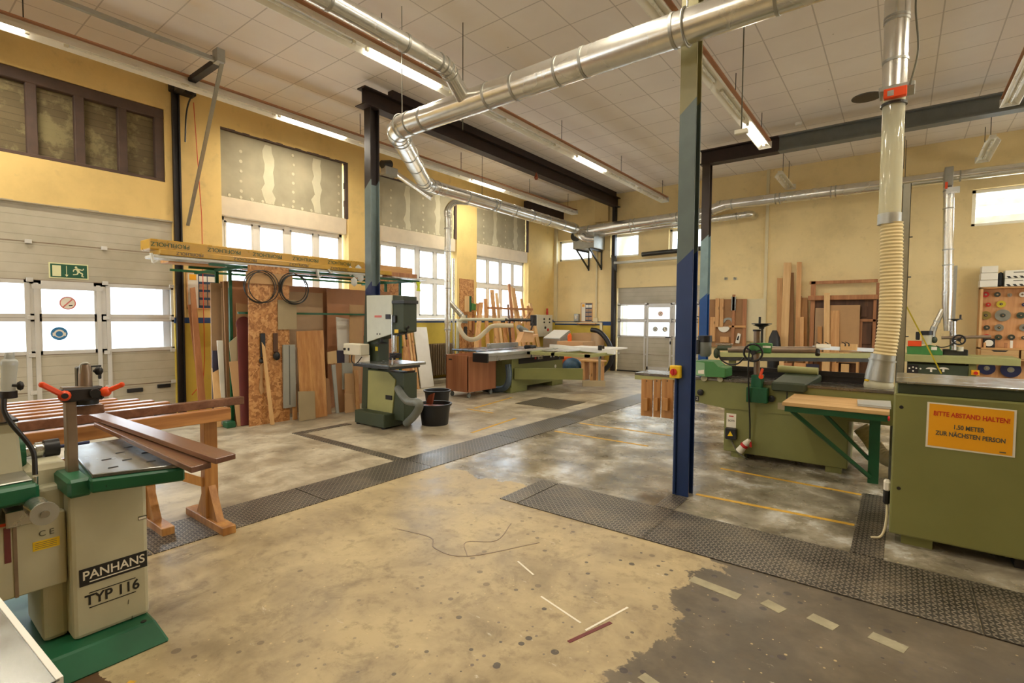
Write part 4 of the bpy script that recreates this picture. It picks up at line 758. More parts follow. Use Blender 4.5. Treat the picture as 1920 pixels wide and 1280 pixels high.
# boards to the right of the chipboard
for k, (lab, pix, x0, x1, m, nm) in enumerate([
    ('narrow pine board directly right of the chipboard panel', [(550, 788), (558, 787), (554, 716), (547, 714)], -7.28, -7.34, 'pine', 'pine_board'),
    ('wide knotty larch board leaning at the middle of the rack', [(590, 782), (614, 779), (606, 619), (579, 620)], -7.16, -7.32, 'larch', 'larch_board'),
    ('wide larch board leaning left beside its twin', [(566, 786), (589, 782), (583, 620), (556, 621)], -7.16, -7.32, 'larch', 'larch_board'),
    ('beige fibre offcut standing in front of the larch boards', [(562, 789), (592, 786), (590, 733), (560, 734)], -7.1, -7.14, 'greige_board', 'fibre_offcut'),
    ('slim brown board right of the larch boards', [(614, 778), (622, 776), (617, 710), (611, 708)], -7.26, -7.36, 'mdf_dark', 'fibre_board'),
    ('white panel standing behind, right bay of the rack', [(636, 700), (654, 700), (655, 598), (631, 594)], -7.5, -7.55, 'white_laminate', 'white_sheet'),
    ('dark blue sheet low in the right bay', [(632, 690), (646, 690), (646, 657), (632, 657)], -7.44, -7.46, 'navy_board', 'navy_sheet'),
    ('pale yellow offcut in the right bay of the rack', [(615, 682), (632, 682), (631, 657), (614, 660)], -7.42, -7.44, 'ply_edge', 'plywood_offcut'),
    ('tan sheet standing tall behind the bandsaw', [(656, 720), (676, 720), (682, 572), (656, 571)], -7.38, -7.42, 'mdf', 'fibre_board'),
    ('grey-white narrow panel low in the right bay', [(631, 775), (636, 774), (629, 683), (622, 684)], -7.24, -7.34, 'grey_board', 'grey_sheet'),
    ('dark brown board low in the right bay', [(636, 775), (648, 773), (642, 680), (627, 681)], -7.28, -7.38, 'mdf_dark', 'fibre_board'),
    ('grey curved-edge panel low in the right bay', [(643, 730), (661, 730), (661, 680), (642, 680)], -7.3, -7.36, 'grey_board', 'grey_sheet'),
    ('small brown offcut before the grey panel', [(649, 774), (666, 772), (663, 700), (647, 700)], -7.2, -7.26, 'mdf', 'fibre_offcut'),
    ('small brown offcut, the lowest, left of the bandsaw base', [(648, 774), (664, 772), (661, 738), (647, 737)], -7.15, -7.19, 'mdf', 'fibre_offcut'),
    ('thin pine batten leaning behind the bandsaw table', [(668, 770), (675, 768), (672, 694), (664, 694)], -7.2, -7.3, 'pine', 'batten'),
    ('white offcut behind the left larch board', [(546, 720), (556, 720), (556, 651), (545, 651)], -7.42, -7.44, 'white_laminate', 'white_sheet')]):
    fl_ = pix[0][1] > 765; B_(nm, lab, 'board', pix, x0, x1, .022, m, floor=fl_)
# wrapped planks on top of the rack
t = thing('plank_bundle', 'long bundle of profiled planks in yellow printed film on top of the rack', 'planks', (-7.5, 4.3, 2.3))
obj('film', MB().box(-7.75, -7.42, 2.27, 5.45, 2.4, 2.53, .01), 'wrap_yellow', t); obj('lower_film', MB().box(-7.72, -7.36, 2.36, 6.0, 2.335, 2.405, .008), 'wrap_yellow', t); obj('clear_film', MB().box(-7.7, -7.38, 2.3, 5.8, 2.295, 2.335, .008), 'wrap_clear', t)
obj('bare_planks', MB().box(-7.74, -7.43, 5.4, 6.55, 2.40, 2.515, .006), 'pine_y', t); obj('bare_planks', MB().box(-7.7, -7.38, 5.9, 6.62, 2.32, 2.40, .006), 'cherry', t)
for y in (2.5, 3.15, 3.75, 4.35, 4.95): text('printed_word', 'PROFILHOLZ', (-7.417, y, 2.468), (0, -1, 0), (0, 0, -1), .075, 'frame_green', t, .001)
for y in (2.7, 3.4, 4.2, 4.9): text('printed_word', 'PROFILHOLZ', (-7.357, y, 2.37), (0, -1, 0), (0, 0, -1), .055, 'grey_ink', t, .001)
for (a, b) in (((283, 474), (287, 492)), ((594, 505), (597, 520)), ((615, 505), (620, 512))):
    p = WX(*a, -7.36); q = WX(*b, -7.36); o = obj('film_tatter', MB().bar(p, q, .05, .02).bar(q, q+Vector((0, .05, .03)), .04, .02), 'wrap_clear', t)
o = obj('battens', MB().box(-8.1, -7.8, 2.6, 6.2, 2.29, 2.33, .004), 'pine_y'); tag(o, 'flat boards lying on the rack top behind the wrapped bundle', 'boards')
t = thing('plastic_sheet', 'crumpled clear plastic hanging at the right end of the rack', 'plastic film', WX(665, 520, -7.4)); m = MB()
for k, (x, y) in enumerate([(657, 508), (668, 512), (676, 520), (664, 528), (672, 505)]): m.ball(WX(x, y, -7.4), .07, (.3, 1, 1.2), 6)
obj('film', m, 'wrap_clear', t)
o = obj('hi_vis_cloth', MB().prism([WX(x, y, -7.3) for x, y in ((781, 528), (789, 529), (787, 538), (789, 546), (782, 545), (784, 537))], (-.02, 0, 0)), 'hi_vis'); tag(o, 'small neon yellow cloth hanging at the end of the planks', 'cloth')
o = obj('foil_strip', MB().box(-7.7, -7.35, 6.0, 6.85, 2.3, 2.318, .004), 'foil'); tag(o, 'shiny foil sheet under the plank ends', 'foil')
o = obj('osb_panel', MB().box(-8.3, -8.28, 6.15, 6.95, 1.2, 2.45), 'osb'); tag(o, 'chipboard sheet behind the bandsaw column, under the plank ends', 'board')
o = obj('osb_panel', MB().box(-8.2, -8.18, 6.15, 6.75, 0, 1.15), 'osb'); tag(o, 'lower chipboard sheet seen beneath the bandsaw arm', 'board')
# poster on the left wall
def poster(name, label, P, w, h, blocks):
    """P(u,v) from the lower left corner, facing the room"""
    t = thing('notice_board', label, 'poster', P(w/2, 0, 0))
    def q(mb, u0, u1, v0, v1, d0, d1): p = [P(u0, v0, d0), P(u1, v0, d0), P(u1, v0, d1), P(u0, v0, d1), P(u0, v1, d0), P(u1, v1, d0), P(u1, v1, d1), P(u0, v1, d1)]; mb.hexa(p); return mb
    obj('frame', q(q(q(q(MB(), 0, w, 0, .02, 0, .015), 0, w, h-.02, h, 0, .015), 0, .02, 0, h, 0, .015), w-.02, w, 0, h, 0, .015), 'pine', t)
    obj('sheet', q(MB(), .02, w*.38, .02, h-.02, 0, .006), 'paper', t); obj('navy_sheet', q(MB(), w*.38, w-.02, .02, h-.02, 0, .006), 'poster_navy', t)
    for i in range(2):
        for j in range(4): obj('picture', q(MB(), w*(.41+.28*i), w*(.41+.28*i)+w*.25, h*(.1+.215*j), h*(.1+.215*j)+h*.15, .006, .008), 'poster_photo' if j < 3 else 'paper', t)
    obj('emblem', q(MB(), w*.1, w*.32, h*.78, h*.93, .006, .008), 'sign_orange', t)
poster('p', 'framed blue and white picture poster on the wall left of the rack', lambda u, v, d: Vector((XL+d, 3.27+u, 1.69+v)), .46, .6, 0)
poster('p', 'framed poster on the far wall above a small wooden shelf', lambda u, v, d: Vector((-8.12+u, YB-d, 1.49+v)), .42, .6, 0)
o = obj('wall_shelf', MB().box(-8.2, -7.55, YB-.12, YB, 1.41, 1.445, .004), 'pine_x'); tag(o, 'narrow wooden shelf under the far wall poster', 'shelf')
# radiator, pier board and leaning stock at the middle window
t = thing('radiator', 'brown ribbed radiator under the middle window', 'radiator', (XL+.12, 8.6, .15))
for k in range(20): obj('rib', MB().box(XL+.04, XL+.2, 7.75+k*.075, 7.8+k*.075, .17, .95, .02), 'radiator_brown', t)
for z in (.22, .9): obj('header_pipe', MB().cyl((XL+.12, 7.6, z), (XL+.12, 9.3, z), .025), 'radiator_brown', t)
B_('white_board', 'long white laminated board leaning below the middle window', 'board', [(790, 728), (814, 726), (800, 613), (775, 613)], -8.45, -8.95, .02, 'white_laminate')
for k, (x, xt, m) in enumerate([(786, 770, 'pine'), (781, 765, 'pine_pale'), (777, 761, 'cherry'), (772, 756, 'pine')]):
    B_('batten', ['pine batten directly left of the white leaning board', 'pale batten, second left of the white board', 'brown batten, third left of the white board', 'pine batten nearest the bandsaw blade'][k], 'batten', [(x-3, 729-k), (x+1, 729-k), (xt+1, 600+5*k), (xt-2, 600+5*k)], -8.4+.01*k, -8.95, .03, m)
B_('board_offcut', 'wide pine offcut leaning behind the bandsaw lower body', 'board', [(752, 722), (774, 722), (764, 650), (758, 650)], -8.2, -8.4, .03, 'larch')
# board with jigs on the pier between middle and right window
ob = obj('osb_panel', MB().box(XL+.003, XL+.02, 9.6, 10.15, .3, 2.6), 'osb'); tag(ob, 'chipboard panel on the wall pier between middle and right windows', 'board')
for lab, pix, m, nm in [('pale wooden block hanging on the pier board', [(872, 584), (880, 584), (880, 555), (872, 555)], 'pine_pale', 'wooden_jig'), ('dark green holder beside the pale block', [(880, 584), (884, 584), (884, 555), (880, 555)], 'frame_green', 'holder'), ('green hand plane hanging on the pier board', [(884, 580), (892, 582), (893, 570), (885, 568)], 'feeder_green', 'hand_plane'),
    ('grey-green curved jig low on the pier board', [(867, 605), (877, 606), (876, 590), (868, 592)], 'grey_hose', 'clamp_jig'), ('slim wooden stick hanging right on the pier board', [(886, 625), (890, 627), (890, 590), (887, 588)], 'cherry', 'push_stick'), ('short wooden stick hanging beside the slim one', [(880, 618), (884, 620), (884, 592), (880, 590)], 'pine', 'push_stick'), ('steel tool hanging lower on the pier board', [(870, 630), (876, 632), (876, 612), (871, 612)], 'dark_steel', 'hand_tool')]:
    B_(nm, lab, 'tool', pix, XL+.05, XL+.05, .03, m, floor=False)
# stock leaning at the right-hand window
rr = random.Random(3)
st = [((888, 655), (903, 566), 9, 'pine'), ((903, 655), (897, 568), 6, 'cherry'), ((918, 655), (911, 560), 7, 'larch'), ((938, 655), (923, 543), 8, 'pine'), ((948, 655), (931, 549), 5, 'pine_pale'), ((970, 655), (955, 532), 5, 'cherry'), ((992, 655), (963, 540), 6, 'pine'), ((1004, 655), (958, 560), 4, 'larch'), ((962, 640), (953, 570), 3, 'dark_wood'), ((1012, 655), (990, 573), 6, 'pine'), ((1022, 650), (995, 568), 6, 'pine_pale'), ((1002, 645), (978, 560), 5, 'pine'), ((983, 655), (960, 537), 5, 'pine_pale'), ((928, 655), (934, 600), 12, 'pine_pale'), ((955, 655), (946, 605), 9, 'larch'), ((975, 655), (951, 598), 8, 'pine')]
nmz = ['far left', 'second from the left', 'third from the left', 'tall and broad, fourth from the left', 'pale, right of the tall broad one', 'tallest, leaning before the window centre', 'pine, right of the tallest', 'thin, half hidden behind the middle', 'thin black-tipped', 'second from the right end', 'rightmost', 'third from the right end', 'pale twin of the tallest', 'short and wide at the left', 'short larch at the middle', 'short pine behind the guard hood']
for k, ((xb, y_b), (xt, yt), w, m) in enumerate(st):
    B_('timber_batten', 'timber batten leaning at the right window, '+nmz[k], 'batten', [(xb-w*.4, 705), (xb+w*.4, 705), (xt+w*.4, yt), (xt-w*.4, yt)], -8.35-.02*(k % 5), -8.98+.012*(k % 7), .03, m, floor=False, group='timber leaning at the right window')
t = thing('timber_stand', 'wooden rail frame holding the leaning timber at the right window', 'stand', (-8.8, 11.5, 0)); obj('rail', MB().bar(WX(915, 577, -8.75), WX(998, 580, -8.75), .05, .06), 'cherry', t); obj('upright', MB().bar((-8.75, 12.2, 0), (-8.75, 12.2, 1.8), .05, .06), 'pine', t); obj('brace', MB().bar(WX(975, 610, -8.75), WX(996, 582, -8.75), .05, .05), 'pine', t)
# ================================================================ BANDSAW
t = thing('bandsaw', 'green and pale grey upright bandsaw before the dark column', 'bandsaw', (-6.0, 4.7, 0))
obj('base', MB().box(-6.34, -5.66, 4.46, 4.98, .02, .21, .01), 'sage_dark', t); 
for x in (-6.3, -5.72):
    for y in (4.5, 4.92): obj('foot', MB().cyl((x, y, 0), (x, y, .03), .03), 'black_plastic', t)
yd, ybk = 4.62, 4.88
D = lambda x, y, v=yd: WY(x, y, v)
obj('spine', MB().hexa([Vector(q) for q in ((-6.42, yd+.02, .2), (-6.25, yd+.02, .2), (-6.25, ybk, .2), (-6.42, ybk, .2), (-6.31, yd+.02, 1.9), (-6.25, yd+.02, 1.9), (-6.25, ybk, 1.9), (-6.31, ybk, 1.9))]), 'sage_dark', t)
lower = [D(*p) for p in ((688, 774), (734, 781), (741, 712), (727, 697), (690, 694))]
obj('lower_housing', MB().prism([D(*p, yd+.02) for p in ((687, 778), (757, 789), (757, 700), (690, 692))], (0, ybk-yd-.02, 0)), 'sage_dark', t); obj('lower_door', MB().prism(lower, (0, .03, 0), .004), 'olive_light', t)
obj('upper_housing', MB().prism([D(*p, yd+.02) for p in ((688, 553), (735, 553), (757, 555), (757, 622), (735, 627), (688, 641))], (0, ybk-yd-.02, 0), .006), 'sage_dark', t); obj('upper_door', MB().prism([D(*p) for p in ((687, 554), (735, 553), (734, 626), (688, 641))], (0, .035, 0), .005), 'door_white_green', t)
for p, q in (((723, 589), (732, 598)), ((723, 740), (735, 750))): a, b = D(*p, yd-.005), D(*q, yd-.005); obj('latch', MB().box(a.x, b.x, yd-.012, yd+.01, b.z, a.z, .004), 'black_plastic', t)
a = D(708, 593, yd-.003); obj('name_strip', MB().box(a.x-.07, a.x+.09, yd-.004, yd, a.z-.015, a.z+.015), 'sign_pink', t)
for x in (707, 712): a = D(x, 626, yd-.003); obj('screw', MB().cyl(a, a+Vector((0, .01, 0)), .012), 'black_plastic', t)
a, b = D(735, 563, yd+.01), D(758, 566, yd+.01); obj('hinge', MB().box(a.x, b.x+.01, yd, ybk, b.z-.02, a.z, .004), 'dark_steel', t); a = D(737, 598, yd); obj('hinge', MB().box(a.x, a.x+.06, yd-.01, yd+.03, a.z-.05, a.z+.05, .004), 'dark_steel', t)
c = D(760, 620, 4.7); hw = MB()
for k in range(4): an = k*math.pi/2+.5; e = c+Vector((.12*math.cos(an), -.03, .12*math.sin(an))); hw.bar(c, e, .022, .022).ball(e, .018, seg=8)
hw.cyl(c+Vector((-.06, .03, 0)), c+Vector((.02, -.03, 0)), .04); obj('tension_handle', hw, 'black_plastic', t); obj('warning_label', MB().box(c.x-.1, c.x-.02, c.y-.11, c.y-.105, c.z-.03, c.z+.02), 'yellow', t)
a = D(695, 642, yd+.1); b = D(713, 690, yd+.1); obj('neck', MB().box(a.x-.12, b.x, yd+.06, ybk, b.z-.02, a.z+.1), 'sage_dark', t); a = D(702, 650); obj('hanging_tag', MB().box(a.x-.02, a.x+.02, yd+.03, yd+.05, a.z-.06, a.z), 'blade_yellow', t)
a, b = D(744, 628), D(750, 678); obj('guide_post', pbx(MB(), 4.66, (734, 628, 740, 660), .04, .004), 'bright_steel', t); obj('guide_rod', MB().cyl(D(749, 628, 4.7), D(749, 665, 4.7), .01), 'dark_steel', t)
obj('blade', MB().box(D(737, 650).x-.004, D(737, 650).x+.004, 4.6, 4.62, .9, 1.6), 'bright_steel', t); a = D(740, 664, 4.65); gd = MB().box(a.x-.06, a.x+.1, 4.6, 4.7, a.z-.05, a.z+.02, .006).cyl(a+Vector((-.05, -.04, -.06)), a+Vector((-.05, .04, -.06)), .025).cyl(a+Vector((.03, -.08, -.02)), a+Vector((.15, -.08, 0)), .012); obj('blade_guide', gd, 'black_steel', t)
a = D(716, 643, 4.66); obj('adjust_wheel', MB().lathe([(.09, 0), (.09, .015), (.02, .03), (.02, .08)], (a.x, 4.66, a.z-.01)), 'black_plastic', t)
tb = [WZ(x, y, .93) for x, y in ((678, 686), (746, 694), (790, 687), (728, 679))]; tb = [Vector((-6.05, 4.32, .9)), Vector((-5.37, 4.32, .9)), Vector((-5.37, 4.98, .9)), Vector((-6.05, 4.98, .9))]
obj('table', MB().prism(tb, (0, 0, .035), .004), 'cast_table', t); obj('table_rib', MB().box(-6.0, -5.42, 4.38, 4.92, .86, .9, .01), 'dark_steel', t)
obj('fence_rail', MB().bar((-6.1, 4.29, .9), (-5.33, 4.29, .9), .03, .035), 'dark_steel', t); obj('trunnion', MB().prism([D(*p, 4.7) for p in ((735, 700), (765, 695), (757, 715), (752, 745), (737, 720))], (0, .14, 0)), 'dark_steel', t)
a, b = D(654, 643, 4.55), D(686, 666, 4.55); cb = MB().box(a.x, b.x, 4.45, 4.62, b.z, a.z, .012); obj('switch_box', cb, 'beige_case', t)
obj('switch_knob', MB().cyl((a.x+.05, 4.43, (a.z+b.z)/2), (a.x+.05, 4.46, (a.z+b.z)/2), .018), 'ink', t); obj('rocker_switch', MB().box(a.x+.13, a.x+.16, 4.44, 4.46, (a.z+b.z)/2-.02, (a.z+b.z)/2+.02), 'ink', t)
obj('cable', MB().tube(smooth([(a.x+.12, 4.52, b.z), (a.x+.14, 4.5, b.z-.1), (a.x+.22, 4.52, b.z-.13), (a.x+.28, 4.58, b.z-.03)]), .008, 8), 'black_plastic', t); obj('wiring_plate', MB().box(a.x+.08, b.x, 4.6, 4.62, b.z-.16, b.z), 'paper', t)
o = obj('hose_elbow', hose(MB(), [D(746, 728, 4.62), D(754, 741, 4.55), D(765, 752, 4.5), D(781, 754, 4.5)], .05, .03, .06, 18), 'grey_hose', t); obj('hose_tail', MB().tube(smooth([D(778, 753, 4.5), D(786, 757, 4.5), D(784, 768, 4.55), D(774, 782, 4.65), D(762, 793, 4.7)], 6), .055, 18), 'grey_hose', t)
# tubs
def tub(c, r, h, label):
    t = thing('mortar_tub', label, 'tub', (c[0], c[1], 0)); obj('bowl', MB().lathe([(r*.82, 0), (r*.97, h-.03), (r+.012, h-.03), (r+.018, h), (r*.96, h), (r*.95, h-.02), (r*.8, .015)], (c[0], c[1], 0), 'z', 32, closed=False), 'rubber_black', t); return t
tub((-5.42, 5.2), .235, .31, 'black round tub in front beside the bandsaw with a wooden offcut'); tub((-6.3, 6.1), .22, .33, 'black tub half hidden behind the bandsaw')
o = obj('wood_offcut', MB().hexa([Vector((-5.52, 5.18, .29))+q for q in [Vector(v) for v in ((-.07, 0, 0), (.05, 0, 0), (.05, .03, 0), (-.07, .03, 0), (-.02, 0, .12), (.09, 0, .17), (.09, .03, .17), (-.02, .03, .12))]]), 'red_wood'); tag(o, 'reddish wood offcut sticking out of the front black tub', 'offcut')
o = obj('scrap_wood', MB().bar((-5.55, 5.1, .27), (-5.3, 5.3, .26), .08, .03).bar((-5.5, 5.3, .25), (-5.3, 5.12, .25), .06, .03).lathe([(.19, .18), (.19, .24)], (-5.42, 5.2, 0)), 'red_wood'); tag(o, 'scraps of wood filling the front black tub', 'scraps', None, 'stuff')
# ================================================================ CART
t = thing('scrap_cart', 'reddish plywood box on castors, open at the top', 'cart', (-6.9, 7.7, 0)); x0, x1, y0, y1 = -7.24, -6.64, 7.25, 8.12
obj('box', MB().box(x0, x1, y0, y0+.015, .14, .84).box(x0, x1, y1-.015, y1, .14, .84).box(x0, x0+.015, y0, y1, .14, .84).box(x1-.015, x1, y0, y1, .14, .82).box(x0, x1, y0, y1, .12, .14), 'ply_cart', t)
obj('hand_hole', MB().box(-7.16, -7.07, y0-.002, y0+.001, .73, .76, .001), 'ink', t); obj('lining', MB().box(x0+.02, x1-.02, y0+.02, y1-.02, .5, .56), 'red_wood', t)
for x in (x0+.08, x1-.07):
    for y in (y0+.1, y1-.1): obj('castor', MB().lathe([(.045, -.015), (.045, .015)], (x, y, .045), 'x', 16).box(x-.02, x+.02, y-.015, y+.015, .07, .12), 'grey_hose', t)
# ================================================================ PANEL SAW
t = thing('panel_saw', 'large olive panel saw with black control strip near the far left corner', 'saw', (-6.9, 9.4, 0)); sx1 = -6.45
obj('body', MB().box(-7.25, sx1, 8.42, 10.43, .1, .78, .01), 'olive_green', t); obj('front_leg', MB().box(-6.7, sx1+.02, 8.38, 8.62, .02, .8, .008), 'olive_green', t)
for y0, y1 in ((8.36, 8.95), (9.95, 10.42)): obj('foot', MB().box(-7.2, sx1+.01, y0, y1, 0, .12, .006), 'olive_green', t)
obj('control_strip', MB().box(sx1+.0, sx1+.03, 8.62, 10.44, .60, .79, .004), 'black_steel', t); obj('logo_mark', MB().box(sx1+.03, sx1+.032, 9.2, 9.26, .67, .73), 'red', t)
text('lettering', 'scm', (sx1+.032, 9.42, .70), (0, 1, 0), (0, 0, 1), .13, 'paper', t); 
for y in (9.85, 9.97): obj('dial', MB().lathe([(.025, 0), (.025, .012)], (sx1+.03, y, .7), 'x', 12), 'paper', t)
for y in (10.18, 10.3): obj('emergency_button', MB().lathe([(.035, 0), (.035, .01), (.02, .012), (.02, .03)], (sx1+.03, y, .71), 'x', 12), 'yellow' if y < 10.2 else 'red', t)
obj('round_label', MB().lathe([(.04, 0), (.04, .002)], (sx1, 10.1, .45), 'x', 16), 'paper', t)
obj('main_table', MB().box(-8.1, -6.62, 8.3, 9.5, .83, .87, .006), 'blue_table', t); obj('rear_table', MB().box(-8.05, -6.62, 9.52, 10.4, .83, .87, .006), 'blue_table', t); obj('left_table', MB().box(-7.25, -6.6, 8.15, 8.28, .80, .87, .01), 'blue_table', t)
obj('sliding_carriage', MB().box(-6.56, -6.2, 7.35, 10.6, .84, .9, .004), 'aluminium', t); obj('carriage_beam', MB().box(-6.5, -6.25, 7.35, 10.6, .74, .84, .004), 'aluminium', t); obj('carriage_end', MB().box(-6.57, -6.19, 7.3, 7.35, .72, .9, .01), 'black_plastic', t)
obj('rip_fence', MB().bar(WZ(914, 649, .95), WZ(970, 646, .95), .04, .12), 'aluminium', t)
obj('crosscut_frame', MB().box(-6.2, -4.75, 8.6, 8.68, .82, .88).box(-6.2, -4.75, 9.7, 9.78, .82, .88).box(-4.83, -4.75, 8.6, 9.78, .82, .88).box(-6.2, -6.12, 8.6, 9.78, .82, .88).box(-5.6, -5.52, 8.6, 9.78, .82, .88), 'olive_light', t)
obj('crosscut_deck', MB().box(-6.1, -5.5, 9.0, 9.7, .875, .89), 'aluminium', t); obj('crosscut_fence', MB().bar((-6.5, 9.95, .93), (-4.55, 9.35, .90), .05, .09), 'white_laminate', t)
obj('flip_stop', MB().box(-4.98, -4.88, 9.42, 9.54, .92, 1.02, .01), 'dark_steel', t); obj('white_board', MB().box(-6.1, -4.9, 9.85, 10.7, .9, .93), 'white_laminate', t)
obj('swing_arm', MB().bar((-6.42, 8.45, .41), (-5.28, 9.33, .41), .09, .235, bev=.004), 'olive_green', t); obj('arm_post', MB().bar((-5.0, 9.55, .16), (-5.0, 9.55, .84), .04), 'galvanised_dull', t); obj('arm_foot', MB().bar((-5.28, 9.33, .21), (-4.9, 9.62, .21), .08, .12), 'greige_board', t)
for x, y in ((-6.1, 8.62), (-5.4, 8.62), (-4.85, 9.3)): obj('clamp_knob', MB().lathe([(.025, -.06), (.015, -.02), (.012, 0)], (x, y, .82), 'z', 10), 'black_plastic', t)
gp = [(-8.15, 8.55, .1), (-8.15, 8.55, 1.4), (-8.13, 8.6, 1.5), (-8.05, 8.72, 1.54), (-7.6, 9.35, 1.545), (-7.45, 9.55, 1.545)]
obj('guard_arm', MB().tube(smooth(gp, 5), .035, 14), 'machine_cream', t); obj('arm_sleeve', MB().cyl((-7.5, 9.48, 1.545), (-7.1, 10.05, 1.535), .035), 'dark_steel', t)
gj = Vector((-7.08, 10.08, 1.52)); obj('pivot_block', MB().box(gj.x-.06, gj.x+.06, gj.y-.06, gj.y+.06, gj.z-.12, gj.z+.14, .01), 'black_steel', t)
ge = WX(996, 617, -6.9); 
for dz in (0, -.13): obj('parallel_link', MB().bar(gj+Vector((0, 0, dz+.1)), ge+Vector((0, 0, dz+.12)), .03, .03), 'black_steel', t)
obj('hose_funnel', MB().tube([WX(972, 612, -7.0), WX(985, 622, -7.0)], .07, 16, True, [.05, .09]), 'grey_hose', t)
obj('guard_hood', MB().prism([WX(x, y, -6.85) for x, y in ((975, 641), (983, 622), (1001, 621), (1000, 629), (1010, 626), (1001, 634), (1000, 641))], (-.14, 0, 0)), 'cardboard', t); obj('guard_clip', MB().bar(WX(982, 620, -6.83), WX(999, 622, -6.83), .04, .03), 'paper', t)
obj('scoring_unit', MB().box(-6.95, -6.75, 9.5, 9.75, .87, .95, .02), 'dark_steel', t)
o = obj('suction_hose', hose(MB(), [(-6.5, 8.34, .6), (-6.44, 8.3, .35), (-6.5, 8.26, .14), (-6.75, 8.24, .07), (-7.1, 8.24, .07)], .065, .03, .04, 18), 'blue_hose'); tag(o, 'blue-grey ribbed hose curving from the panel saw to the floor by the cart', 'hose')
# corner things
t = thing('control_cabinet', 'grey electrical control cabinet with red lamp on the left wall corner', 'cabinet', (-8.9, 13.2, 1.1)); cx_ = -8.9
obj('case', pbx(MB(), None, (1007, 590, 1036, 631), .2, .01, x=cx_), 'beige_case', t)
for px_, py_, c, r in ((1020, 598, 'ink', .03), (1030, 598, 'ink', .03), (1020, 604, 'ink', .025), (1030, 604, 'ink', .025), (1022, 614, 'ink', .04), (1027, 618, 'red', .045)): obj('button', MB().lathe([(r, 0), (r, .02)], WX(px_, py_, cx_), 'x', 12), c, t)
obj('signal_lamp', MB().cyl(WX(1026, 590, cx_-.1), WX(1026, 584, cx_-.1), .035).cyl(WX(1026, 584, cx_-.1), WX(1026, 578, cx_-.1), .03), 'red', t); obj('name_strip', pbx(MB(), None, (1028, 624, 1036, 627), .003, x=cx_+.002), 'feeder_green', t)
t = thing('switch_box', 'small grey wall switch box above the white conduit on the far wall', 'switch', WY(1080, 600, YB-.05)); obj('box', pbx(MB(), YB-.12, (1076, 588, 1084, 602), .12, .01), 'galvanised_dull', t); obj('lever', pbx(MB(), YB-.15, (1078, 592, 1081, 598), .03), 'paper', t)
o = obj('wall_conduit', MB().cyl((-7.36-.2+.0, YB-.03, 1.62), (-7.36-.2, YB-.03, 4.9), .03, seg=10).box(-7.66, -7.5, YB-.05, YB, 1.48, 1.62, .01), 'trim_cream'); tag(o, 'cream vertical conduit ending in a small box left of the far gate', 'conduit')
t = thing('desk_console', 'grey sloped console with small red knob standing in the far corner', 'console', (-8.2, 12.9, 0)); obj('console', MB().hexa([Vector(v) for v in ((-8.5, 12.6, 0), (-7.9, 12.6, 0), (-7.9, 13.2, 0), (-8.5, 13.2, 0), (-8.5, 12.6, 1.0), (-7.9, 12.6, 1.0), (-7.9, 13.2, 1.22), (-8.5, 13.2, 1.22))], .01), 'galvanised_dull', t); obj('top_plate', MB().prism([(-8.48, 12.62, 1.01), (-7.92, 12.62, 1.01), (-7.92, 13.18, 1.23), (-8.48, 13.18, 1.23)], (0, 0, .006)), 'white_laminate', t)
o = obj('glue_bottle', MB().lathe([(.06, 0), (.06, .17), (.03, .2), (.03, .23)], (-7.45, 12.4, .94)), 'bottle_orange'); tag(o, 'orange bottle standing by the console, behind the saw table', 'bottle')
o = obj('plywood_cabinet', MB().box(-7.9, -7.25, 13.3, YB-.05, 0, 1.15, .004), 'mdf'); tag(o, 'tall plain wooden cabinet against the far wall left of the gate', 'cabinet')
o = obj('low_cabinet', MB().box(-7.75, -6.9, 12.2, 12.9, 0, .94, .004), 'mdf'); tag(o, 'low wooden box in front of the tall plain cabinet', 'cabinet')
o = obj('orange_crate', MB().box(-7.75, -7.1, 11.4, 11.95, 0, .55, .01), 'bottle_orange'); tag(o, 'orange crate standing behind the end of the panel saw', 'crate')
o = obj('blue_bag', MB().ball((-6.85, 11.55, .28), .3, (1, .8, .9), 14), 'bag_blue'); tag(o, 'dark blue crumpled bag on the floor behind the panel saw', 'bag')
t = thing('stool', 'low wooden stool beside the blue bag', 'stool', (-6.1, 11.6, 0)); obj('seat', MB().box(-6.55, -5.95, 11.4, 11.75, .48, .52, .004), 'pine_x', t)
for x in (-6.45, -6.2, -6.02): obj('leg', MB().box(x-.05, x+.03, 11.42, 11.7, 0, .48), 'pine', t)
o = obj('black_hose', MB().tube(smooth([WY(1109, 618, 13.2), WY(1122, 621, 13.2), WY(1135, 633, 13.2), WY(1144, 650, 13.2), WY(1147, 668, 13.2), WY(1142, 684, 13.2), WY(1130, 696, 13.2)], 6), .07, 18), 'rubber_black'); tag(o, 'thick black hose curving in an arc left of the far gate', 'hose')
# ================================================================ PLANER (JOINTER)
t = thing('surface_planer', 'long sage green surface planer behind the blue column', 'planer', (-1.0, 6.4, 0)); yf = 6.05
obj('cabinet', MB().box(-1.57, -.38, yf, 6.75, .06, .62, .008), 'olive_green', t)
for x in (-1.42, -.5):
    for y in (6.12, 6.65): obj('foot', MB().box(x-.07, x+.07, y-.05, y+.05, 0, .07), 'olive_green', t)
obj('upper_body', MB().prism([(-1.91, yf-.01, .86), (-1.91, yf-.01, .59), (-1.57, yf-.01, .55), (.9, yf-.01, .55), (.9, yf-.01, .86)], (0, .72, 0), .004), 'olive_green', t)
obj('infeed_table', MB().box(-2.66, -1.0, yf-.02, 6.5, .855, .885, .004), 'planer_table', t); obj('outfeed_table', MB().box(-.95, .9, yf-.02, 6.5, .855, .885, .004), 'planer_table', t); obj('table_lip', MB().box(-2.66, -1.92, yf-.015, 6.45, .80, .855), 'olive_light', t)
obj('table_seam', MB().box(-.94, -.93, yf-.014, yf-.008, .70, .855), 'ink', t)
